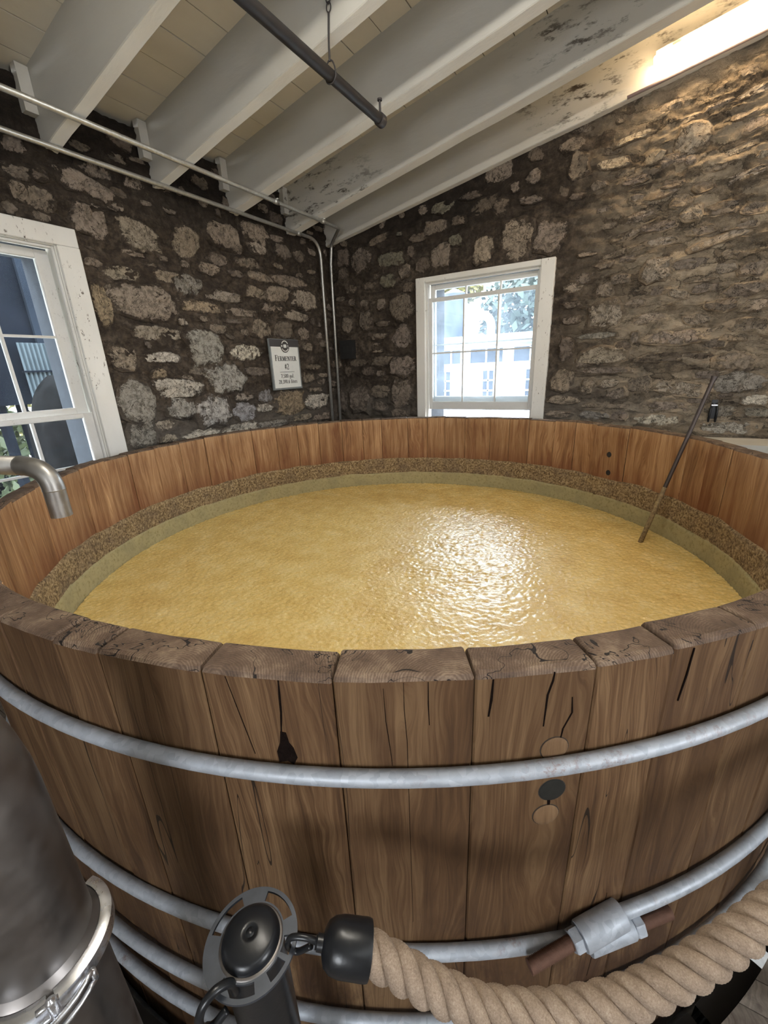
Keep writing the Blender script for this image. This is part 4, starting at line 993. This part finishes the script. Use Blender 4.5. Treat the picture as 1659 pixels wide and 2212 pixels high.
lamp(Vector((-0.215, 3.815, 3.325)), 'glowing white fluorescent tube light on the rafter above the right wall', mat_emit('lamp_glow', (1.0, 0.72, 0.42), 34.0), (0, 1, 0))
lamp(Vector((-1.0, 0.880, zb(-1.0) - 0.085)), 'added fill tube light, out of view over the near tank rim', mat_emit('fill_lamp_glow', (1.0, 0.94, 0.84), 75.0), (0, 0, 0))  # unseen fill lamp, added to brighten the mash and rim
cb = MB(); q0 = Vector((-0.35, 3.884, zbe(-0.35) + 0.006)); cb.tube([q0, q0 + Vector((1, 0, 0.171)) * 3.4], 0.010, 10)
cb = cb.build('lamp_cable', simple('mauve_cable', (0.32, 0.25, 0.25), 0.5), None, True, q0); tag(cb, 'thin grey cable along the foot of the last rafter by the lamp', 'cable')

# ------------------------------------------------------------------ sign
sg = empty('fermenter_sign', FL.P(3.11, -0.03, 1.436)); tag(sg, 'white and black FERMENTER #2 sign hanging on the stone wall', 'sign')
SY0, SY1, SZ0, SZ1 = 2.915, 3.300, 1.436, 1.878; SD = -0.048
def scard(name, y0, y1, z0, z1, d0, d1, mat):
    mb = MB(); fbox(mb, FL, y0, y1, -d1, -d0, z0, z1); return mb.build(name, mat, sg, False, FL.P((y0 + y1) / 2, -d0, (z0 + z1) / 2))
S_DARK = simple('sign_frame_dark', (0.06, 0.055, 0.055), 0.5, 0, 0.1); S_WHITE = simple('sign_white', (0.80, 0.81, 0.77), 0.45, 0, 0.05); INK = simple('sign_ink', (0.035, 0.035, 0.035), 0.5, 0, 0.1)
scard('frame', SY0, SY1, SZ0, SZ1, 0.034, 0.052, simple('sign_frame_grey', (0.22, 0.24, 0.24), 0.45)); scard('panel', SY0 + 0.016, SY1 - 0.016, SZ0 + 0.016, 1.812, 0.052, 0.0535, S_WHITE)
scard('header', SY0 + 0.004, SY1 - 0.004, 1.812, SZ1 - 0.003, 0.052, 0.0545, S_DARK)
XF = XL + 0.0565
def flat(name, polys, mat, x=XF):
    mb = MB()
    for P in polys:
        n = len(P); vs = [(x, y, z) for y, z in P] + [(x - 0.002, y, z) for y, z in P]
        mb.add(vs, [tuple(range(n))] + [(i, n + i, n + (i + 1) % n, (i + 1) % n) for i in range(n)])
    return mb.build(name, mat, sg, False, (x, 3.1, 1.65))
def arcband(cy, cz, r0, r1, a0, a1, n=20):
    out = []
    for k in range(n):
        p, q = math.radians(a0 + (a1 - a0) * k / n), math.radians(a0 + (a1 - a0) * (k + 1) / n)
        out.append([(cy + r0 * math.cos(p), cz + r0 * math.sin(p)), (cy + r1 * math.cos(p), cz + r1 * math.sin(p)), (cy + r1 * math.cos(q), cz + r1 * math.sin(q)), (cy + r0 * math.cos(q), cz + r0 * math.sin(q))])
    return out
# serif glyphs as strokes in a unit box: (x0,y0,x1,y1,width) lines and ('a',cx,cy,rx,ry,a0,a1,w) arcs
k_, h_ = 0.15, 0.055
GL = {'F': (0.62, [(.14, 0, .14, 1, k_), (.02, .02, .28, .02, h_), (.02, .98, .6, .98, h_), (.58, .98, .58, .80, h_), (.14, .52, .44, .52, h_), (.44, .42, .44, .62, h_)]),
      'E': (0.64, [(.14, 0, .14, 1, k_), (.02, .02, .6, .02, h_), (.02, .98, .58, .98, h_), (.57, .98, .57, .82, h_), (.59, .02, .59, .2, h_), (.14, .52, .42, .52, h_), (.42, .42, .42, .62, h_)]),
      'R': (0.70, [(.14, 0, .14, 1, k_), (.02, .02, .28, .02, h_), (.02, .98, .3, .98, h_), ('a', .3, .74, .22, .24, -90, 90, .11), (.14, .5, .3, .5, h_), (.32, .5, .62, .02, .13), (.54, .02, .72, .02, h_)]),
      'M': (0.92, [(.14, 0, .14, 1, .06), (.02, .02, .26, .02, h_), (.02, .98, .2, .98, h_), (.16, .98, .45, .05, .14), (.45, .05, .75, .98, .06), (.76, 0, .76, 1, k_), (.64, .02, .9, .02, h_), (.72, .98, .9, .98, h_)]),
      'N': (0.80, [(.14, 0, .14, 1, .06), (.02, .02, .26, .02, h_), (.02, .98, .2, .98, h_), (.16, .98, .66, .04, .14), (.66, 0, .66, 1, .06), (.55, .98, .78, .98, h_)]),
      'T': (0.68, [(.33, 0, .33, 1, k_), (.2, .02, .46, .02, h_), (.03, .98, .63, .98, h_), (.03, .98, .03, .82, h_), (.63, .98, .63, .82, h_)]),
      '#': (0.60, [(.18, .05, .24, .95, .05), (.38, .05, .44, .95, .05), (.05, .36, .55, .36, .09), (.07, .64, .57, .64, .09)]),
      '2': (0.52, [('a', .25, .74, .18, .22, -30, 165, .1), (.42, .66, .06, .06, .08), (.04, .04, .46, .04, .1), (.46, .02, .47, .18, h_)]),
      '7': (0.52, [(.06, .95, .46, .95, .1), (.46, .95, .2, 0, .1), (.06, .98, .06, .8, h_)]),
      '5': (0.52, [(.14, .96, .42, .96, .1), (.14, .96, .1, .55, .06), ('a', .2, .32, .22, .28, -150, 110, .1)]),
      '0': (0.54, [('a', .26, .5, .19, .46, 0, 360, .09)]), '8': (0.54, [('a', .26, .74, .16, .22, 0, 360, .08), ('a', .26, .28, .19, .26, 0, 360, .09)]),
      '3': (0.52, [('a', .22, .73, .18, .23, -90, 150, .09), ('a', .22, .27, .2, .25, -150, 90, .1)]),
      '9': (0.54, [('a', .26, .66, .18, .30, 0, 360, .09), (.43, .6, .18, .02, .08)]), '6': (0.54, [('a', .26, .33, .18, .30, 0, 360, .09), (.1, .4, .36, .97, .08)]),
      ',': (0.26, [(.12, .08, .12, -.02, .11), (.14, 0, .06, -.14, .06)]), '.': (0.26, [(.12, .0, .12, .10, .12)]), ' ': (0.3, []),
      'g': (0.50, [('a', .22, .38, .15, .2, 0, 360, .08), ('a', .22, -.1, .2, .13, 0, 360, .06), (.12, .2, .1, .05, .06), (.34, .55, .46, .6, .06)]),
      'a': (0.48, [('a', .2, .17, .14, .16, 0, 360, .08), (.34, 0, .34, .45, .1), ('a', .22, .42, .14, .16, 10, 150, .07), (.34, .03, .46, .03, h_)]),
      'l': (0.28, [(.13, 0, .13, 1, .1), (.02, .02, .25, .02, h_), (.04, .98, .13, .98, h_)]), 'i': (0.28, [(.13, 0, .13, .6, .1), (.02, .02, .25, .02, h_), (.04, .6, .13, .6, h_), (.13, .78, .13, .9, .12)]),
      't': (0.34, [(.14, .04, .14, .85, .1), (.02, .6, .3, .6, h_), (.14, .04, .3, .06, .06)]),
      'e': (0.46, [('a', .22, .3, .17, .28, 20, 330, .08), (.06, .34, .38, .34, .05)]), 'r': (0.38, [(.12, 0, .12, .6, .1), (.02, .02, .25, .02, h_), (.02, .6, .12, .6, h_), ('a', .26, .42, .12, .17, 50, 150, .08)]),
      's': (0.40, [('a', .18, .45, .13, .14, 20, 250, .07), ('a', .18, .16, .14, .15, -160, 80, .08)]),
      'W': (0.9, [(.05, 1, .25, 0, .14), (.25, 0, .45, 1, .1), (.45, 1, .65, 0, .14), (.65, 0, .85, 1, .1)])}
def strokes(txt, yc, z, hgt, sizes=None, sx=1.0, gap=0.08):
    sizes = sizes or [1.0] * len(txt)
    tot = sum((GL[c][0] + gap) * s_ for c, s_ in zip(txt, sizes)) * hgt * sx; y = yc - tot / 2; out = []
    def seg(x0, z0, x1, z1, w, S_):
        dx, dz = (x1 - x0), (z1 - z0); L_ = math.hypot(dx, dz) or 1e-6; nx, nz = -dz / L_ * w / 2, dx / L_ * w / 2
        out.append([(y + (x0 + nx) * S_ * sx, z + (z0 + nz) * S_), (y + (x0 - nx) * S_ * sx, z + (z0 - nz) * S_), (y + (x1 - nx) * S_ * sx, z + (z1 - nz) * S_), (y + (x1 + nx) * S_ * sx, z + (z1 + nz) * S_)])
    for c, s_ in zip(txt, sizes):
        S_ = hgt * s_
        for st_ in GL[c][1]:
            if st_[0] == 'a':
                _, cx, cy, rx, ry, a0, a1, w = st_; n = 12
                for k in range(n):
                    p, q = math.radians(a0 + (a1 - a0) * k / n), math.radians(a0 + (a1 - a0) * (k + 1) / n)
                    seg(cx + rx * math.cos(p), cy + ry * math.sin(p), cx + rx * math.cos(q), cy + ry * math.sin(q), w, S_)
            else: seg(*st_, S_)
        y += (GL[c][0] + gap) * S_ * sx
    return out
SC = (SY0 + SY1) / 2
flat('lettering', strokes('FERMENTER', SC, 1.690, 0.050, [1.0] + [0.78] * 8, 1.0), INK)
flat('lettering', strokes('#2', SC, 1.615, 0.050, None, 0.95), INK)
flat('rule', [[(SC - 0.095, 1.5905), (SC + 0.095, 1.5905), (SC + 0.095, 1.5935), (SC - 0.095, 1.5935)]], INK)
flat('lettering', strokes('7,500 gal.', SC, 1.540, 0.034, None, 1.05), INK)
flat('lettering', strokes('28,390.6 liters', SC, 1.490, 0.034, None, 1.0), INK)
bz = 1.818; br = 0.056
flat('badge', [[(SC + br * math.cos(2 * math.pi * k / 32), bz + br * math.sin(2 * math.pi * k / 32)) for k in range(32)]], S_DARK, XF + 0.001)
flat('badge_mark', arcband(SC, bz, 0.040, 0.048, 28, 152) + arcband(SC, bz, 0.040, 0.048, 208, 332) + strokes('W', SC - 0.040, bz - 0.010, 0.020) + strokes('R', SC + 0.041, bz - 0.010, 0.020)
     + [[(SC - 0.016, bz - 0.014), (SC + 0.016, bz - 0.014), (SC + 0.021, bz), (SC + 0.016, bz + 0.015), (SC - 0.016, bz + 0.015), (SC - 0.021, bz)]], S_WHITE, XF + 0.002)

# ------------------------------------------------------------------ small fittings on the right wall
bxm = MB(); bxm.bx(-2.845, -2.690, YR - 0.085, YR - 0.01, 1.70, 1.885)
bx_ = bxm.build('junction_box', simple('black_box', (0.012, 0.012, 0.012), 0.7), None, False, (-2.77, YR - 0.05, 1.79)); tag(bx_, 'small black box on the dark stone wall beside the corner', 'box')
mb = MB(); mb.bx(-2.80, -2.735, YR - 0.09, YR - 0.085, 1.76, 1.83); mb.build('cover', simple('black_cover', (0.02, 0.02, 0.02), 0.5), bx_, False, (-2.77, YR - 0.08, 1.79))
br_ = empty('wall_bracket', (0.458, YR - 0.05, 1.12)); tag(br_, 'small black iron bracket on the stone wall behind the rod', 'bracket')
mb = MB(); mb.bx(0.44, 0.475, YR - 0.06, YR - 0.045, 1.14, 1.275); mb.build('back_plate', BLACK, br_, False, (0.458, YR - 0.05, 1.2))
for dx in (-0.02, 0.02):
    mb = MB(); mb.tube(catmull([(0.458 + dx * .6, YR - 0.065, 1.25), (0.458 + dx, YR - 0.09, 1.20), (0.458 + dx, YR - 0.085, 1.12)], 6), 0.007, 10); mb.build('prong', BLACK, br_, True, (0.458, YR - 0.05, 1.2))
mb = MB(); mb.bx(0.44, 0.476, YR - 0.082, YR - 0.06, 1.235, 1.243); mb.build('clip', STEEL_L, br_, False, (0.458, YR - 0.05, 1.2))
mb = MB(); mb.bx(0.20, 3.25, YR - 0.34, YR - 0.03, -0.02, 1.003)
led = structure(mb.build('trim_1', CONC, None, False, (1.7, YR - 0.2, 0.0)))

# ------------------------------------------------------------------ deck with the round opening
fl = structure(empty('floor')); RHO = 1.782; pw = 0.0765
y = 0.961 - pw * 30; rnd = random.Random(9)
while y < 3.6:
    ya, yb2 = y, y + pw - 0.0025
    def cut(yy): d = RHO ** 2 - (yy - TC.y) ** 2; return math.sqrt(d) if d > 0 else None
    segs = []
    ca, cb2 = cut(ya), cut(yb2)
    xr, xl = 2.0, -2.9
    if ca is None and cb2 is None: segs.append([(xl, ya), (xr, ya), (xr, yb2), (xl, yb2)])
    else:
        ca = ca or 0.0; cb2 = cb2 or 0.0
        ys = [ya + (yb2 - ya) * q / 3 for q in range(4)]
        ex = [(cut(q) or 0.0, q) for q in ys]
        segs.append([(xr, ya), (xr, yb2)] + [(TC.x + e, q) for e, q in reversed(ex)])
        segs.append([(xl, yb2), (xl, ya)] + [(TC.x - e, q) for e, q in ex])
    for s_ in segs:
        if max(abs(p[0]) for p in s_) < 0.02: continue
        zt = rnd.uniform(-0.0015, 0.0015); mb = MB(); mb.prism(s_, -0.035 + zt, zt)
        cxm = sum(p[0] for p in s_) / len(s_)
        mb.build('plank', PLANK, fl, False, (cxm, ya, zt))
    y += pw
mb = MB(); mb.lathe([(RHO + 0.005, -0.036), (RHO + 0.012, -0.30), (RHO + 0.06, -0.30), (RHO + 0.06, -0.036)], (TC.x, TC.y, 0), None, 72, 0, math.radians(95), math.radians(-112)); mb.build('rim_board', VOID_BLACK, fl, False, (TC.x, TC.y, 0))
for a0_, a1_ in ((-112, -35.6), (-34.6, -27.0), (-25.2, -22.2)):
    mb = MB(); r0, r1 = 1.728, RHO + 0.03; mb.lathe([(r0, -0.30), (r0, -0.045), (r1, -0.040), (r1, -0.30), (r0, -0.30)], (TC.x, TC.y, 0), None, max(4, int((a1_ - a0_) / 3)), 0, math.radians(a1_ - a0_), math.radians(a0_)); mb.build('gap_blocker', VOID_BLACK, fl, False, (TC.x, TC.y, 0))  # black segments added to block the bright lower floor between the gaps
lamp(Vector((0.95, 2.1, -0.75)), 'added tube light under the deck, brightening the lower floor', mat_emit('added_floor_glow', (0.9, 0.95, 1.0), 30.0), (0, 0, 0))  # added lamp, lights the floor that shows through the gap
mb = MB(); mb.bx(-3.0, 3.3, -2.2, YR, -1.95, -1.90); mb.build('lower_floor', simple('white_floor_paint', (0.8, 0.8, 0.78), 0.6), fl, False, (0, 1, -1.9))

# ------------------------------------------------------------------ outside
gm = MB(); gm.bx(-60, 60, 4.45, 80, -0.9, -0.8); gm.bx(-60, XL - 0.45, -40, 4.45, -0.9, -0.8)
g = gm.build('ground', simple('outside_gravel', (0.42, 0.40, 0.35), 0.9), None, False, (0, 10, -0.8)); structure(g)
def foliage(mb, c, r, n, rnd, s=0.10, sq=(1, 1, 1)):
    for _ in range(n):
        d = Vector((rnd.gauss(0, 1), rnd.gauss(0, 1), rnd.gauss(0, 1))).normalized() * (rnd.random() ** 0.4) * r
        p = Vector(c) + Vector((d.x * sq[0], d.y * sq[1], d.z * sq[2]))
        a = Vector((rnd.gauss(0, 1), rnd.gauss(0, 1), rnd.gauss(0, 1))).normalized(); b = a.orthogonal().normalized(); k = s * (0.6 + rnd.random())
        mb.add([p - a * k, p + b * k * 0.55, p + a * k, p - b * k * 0.55], [(0, 1, 2, 3)])
LEAF = mat_leaf('green_leaves', (0.012, 0.022, 0.006), (0.065, 0.085, 0.025)); LEAF2 = mat_leaf('blue_green_leaves', (0.006, 0.014, 0.012), (0.045, 0.065, 0.045)); LEAFY = mat_leaf('yellow_leaves', (0.08, 0.072, 0.012), (0.15, 0.13, 0.03))
BARK = simple('grey_bark', (0.0085, 0.0085, 0.0085), 1.0, 0, 0.8, 9, 0.9, 0.0)
def tree(c, r, h, label, leaf, sd, n=1500, s=0.14, name='tree'):
    rnd = random.Random(sd); t = empty(name, (c[0], c[1], -0.8)); tag(t, label, 'tree')
    mb = MB(); mb.tube(catmull([(c[0], c[1], -0.85), (c[0] + 0.1, c[1], 0.5), (c[0], c[1] + 0.1, h)], 5), [0.16] * 5 + [0.12] * 5 + [0.08], 10)
    for k in range(6): 
        a = rnd.random() * 6.28; mb.tube([(c[0], c[1], h - 0.8), (c[0] + r * 0.6 * math.cos(a), c[1] + r * 0.6 * math.sin(a), h + rnd.random())], [0.05, 0.02], 6)
    mb.build('trunk', BARK, t, True, (c[0], c[1], 0))
    mb = MB(); foliage(mb, (c[0], c[1], h + r * 0.3), r, n, rnd, s); o = mb.build('foliage', leaf, t, False, (c[0], c[1], h)); o['kind'] = 'stuff'
# seen through the back window
tree((-3.6, 17, 0), 2.1, 2.6, 'bushy green tree beyond the white building, seen through the right window', LEAF2, 1, 2600)
tree((-9.6, 17.5, 0), 1.9, 2.6, 'dense tree at left in the right window', LEAF2, 2, 1800)
tree((-6.3, 16.6, 0), 0.8, 4.3, 'yellow-leaved tree high in the right window', LEAFY, 3, 500)
bd = empty('white_building', (-4.6, 12.5, -0.8)); tag(bd, 'white building with small-paned windows seen through the right window', 'building')
WHITE = simple('white_clapboard', (0.56, 0.65, 0.78), 0.6, 0, 0.04); DARKW = simple('far_window_glass', (0.015, 0.022, 0.036), 0.5)
mb = MB(); mb.bx(-7.6, -1.2, 12.0, 13.6, -0.8, 2.10); mb.build('wall', WHITE, bd, False, (-4.6, 12.5, 0))
mb = MB(); P3 = [(11.7, 2.16), (13.0, 2.42), (14.0, 2.16), (14.0, 2.10), (11.7, 2.10)]
n = len(P3); mb.add([(-7.8, a, b) for a, b in P3] + [(-1.0, a, b) for a, b in P3], [tuple(range(n)), tuple(range(2 * n - 1, n - 1, -1))] + [(i, n + i, n + (i + 1) % n, (i + 1) % n) for i in range(n)]); mb.build('roof', simple('pale_roof', (0.35, 0.37, 0.40), 0.5), bd, False, (-4.6, 12.5, 2.1))
def farwin(x0, x1, z0, z1, nx, nz):
    mb = MB(); mb.bx(x0, x1, 11.97, 12.02, z0, z1); w = mb.build('window', DARKW, bd, False, ((x0 + x1) / 2, 12, z0))
    mb = MB()
    for k in range(nx + 1): x = x0 + (x1 - x0) * k / nx; mb.bx(x - 0.02, x + 0.02, 11.94, 11.98, z0, z1)
    for k in range(nz + 1): z = z0 + (z1 - z0) * k / nz; mb.bx(x0, x1, 11.94, 11.98, z - 0.02, z + 0.02)
    o = mb.build('window_frame', WHITE, None, False); o.parent = w; o.location = -(w.location + bd.location)
farwin(-5.15, -4.55, 1.62, 2.02, 2, 1); farwin(-4.3, -3.35, 1.62, 2.02, 2, 1); farwin(-3.1, -2.2, 1.62, 2.02, 2, 1); farwin(-3.92, -3.58, 0.35, 1.45, 2, 4); farwin(-5.2, -4.85, 0.35, 1.45, 2, 4); farwin(-2.75, -2.2, 0.35, 1.45, 2, 4)
sil = empty('blue_silo', (-6.0, 14.8, -0.8)); tag(sil, 'round blue-grey silo behind the building in the right window', 'silo')
mb = MB(); mb.lathe([(0.45, -0.8), (0.45, 3.9), (0.0001, 4.1)], (-6.0, 15.0, 0), None, 24); mb.build('drum', simple('blue_metal', (0.014, 0.024, 0.045), 0.5), sil, True, (-6, 14.8, 0), 40)
dk = empty('duct', (-4.75, 14.3, 2.0)); tag(dk, 'pale curved vent duct rising over the roof in the right window', 'duct')
mb = MB(); mb.tube([(-5.15, 14.3, -0.85)] + [(-4.8 - 0.35 * math.cos(a), 14.3, 2.75 + 0.35 * math.sin(a)) for a in [math.radians(18 * k) for k in range(11)]] + [(-4.45, 14.3, 2.3)], 0.13, 14); mb.build('pipe', WHITE, dk, True, (-4.8, 14.3, 2.2))
lw = MB(); lw.bx(-7.0, -1.0, 8.0, 8.25, -0.8, 0.55); lw = lw.build('low_wall', simple('pale_stone_wall', (0.060, 0.064, 0.078), 0.8), None, False, (-3.5, 8.1, -0.8)); tag(lw, 'low pale wall outside the right window', 'wall')
# seen through the left window
db = empty('dark_building', (-7.6, 2.2, -0.8)); tag(db, 'dark blue-grey building on posts outside the left window', 'building')
DBM = simple('dark_slate_siding', (0.0055, 0.0068, 0.0095), 1.0, 0, 0.4, 3, 0.2, 0.0)
DBB = simple('slate_batten', (0.011, 0.014, 0.019), 1.0, 0, 0.3, 3, 0.2, 0.0)
mb = MB(); mb.bx(-8.2, -7.2, -3.0, 6.5, 1.32, 8.5); mb.build('upper_wall', DBM, db, False, (-7.6, 1, 2))
for k in range(11):
    mb = MB(); mb.bx(-7.2, -7.14, -2.6 + k * 0.78, -2.45 + k * 0.78, 1.32, 8.4); mb.build('batten', DBB, db, False, (-7.1, -2.5 + k, 2))
for yy in (1.2, 2.28, 2.52, 2.84): 
    mb = MB(); mb.bx(-7.5, -7.3, yy, yy + 0.07, -0.85, 1.35); mb.build('post', DBM, db, False, (-7.4, yy, 0))
cs = empty('corrugated_sheet', (-7.1, 2.78, 1.4)); tag(cs, 'white corrugated metal sheet on the dark building, left window', 'metal sheet')
mb = MB(); vs = []; nn = 48; fs = []
for k in range(nn + 1):
    yy = 2.60 + 0.42 * k / nn; x = -7.1 + 0.02 * math.sin(k * 1.05)
    vs += [(x, yy, 1.40), (x, yy, 2.10)]
for k in range(nn): fs.append((2 * k, 2 * k + 2, 2 * k + 3, 2 * k + 1))
mb.add(vs, fs); mb.build('sheet', simple('white_sheet', (0.05, 0.062, 0.068), 1.0, 0, 0.2, 6, 0.1, 0.0), cs, True, (-7.1, 2.8, 1.4))
mb = MB(); mb.bx(-7.13, -7.05, 2.58, 3.04, 1.73, 1.75); mb.build('rail', DBM, cs, False, (-7.1, 2.8, 1.74))
tr = empty('grey_tree', (-5.4, 2.0, -0.8)); tag(tr, 'thick grey tree trunk leaning outside the left window', 'tree')
b0 = at_plane(140, 1000, 0, -5.4); b1 = at_plane(120, 900, 0, -5.4); b2 = at_plane(135, 850, 0, -5.4); b3 = at_plane(190, 810, 0, -5.4)
mb = MB(); mb.tube(catmull([(b0.x, b0.y, -0.85), b0, b1, b2, b3, b3 + Vector((0, 0.6, 0.5))], 6), [0.24] * 12 + [0.20] * 8 + [0.14] * 11, 14); mb.build('trunk', BARK, tr, True, b0)
tree((-10.5, 2.9, 0), 1.3, -0.3, 'sunny green bush low in the left window', LEAF, 5, 1600, 0.10, 'bush'); tree((-10.0, 5.15, 0), 0.9, 0.2, 'sunny green bush right of the grey trunk, left window', LEAF, 6, 1500, 0.09, 'bush')
tree((-13.4, 4.2, 0), 1.2, 0.3, 'yellow-green bush behind the grey trunk, left window', LEAFY, 7, 500, 0.09, 'bush')

# ------------------------------------------------------------------ rear of the room, behind the camera
PLAS = simple('whitewashed_masonry', (0.50, 0.47, 0.42), 0.9)
def plain_wall(name, ax, v0, v1, a, b, hole):
    mb = MB(); h0, h1, c, d = hole; top = 3.95
    for (p, q, z0, z1) in ((a, h0, -1.9, top), (h1, b, -1.9, top), (h0, h1, -1.9, c), (h0, h1, d, top)):
        if ax == 1: mb.bx(p, q, v0, v1, z0, z1)
        else: mb.bx(v0, v1, p, q, z0, z1)
    return structure(mb.build(name, PLAS, None, False, (0, v0, 0) if ax == 1 else (v0, 0, 0)))
plain_wall('wall_back', 1, -2.35, -2.2, -3.0, 3.4, BACK_HOLE)
plain_wall('wall_side', 0, 3.25, 3.4, -2.2, 4.0, SIDE_HOLE)
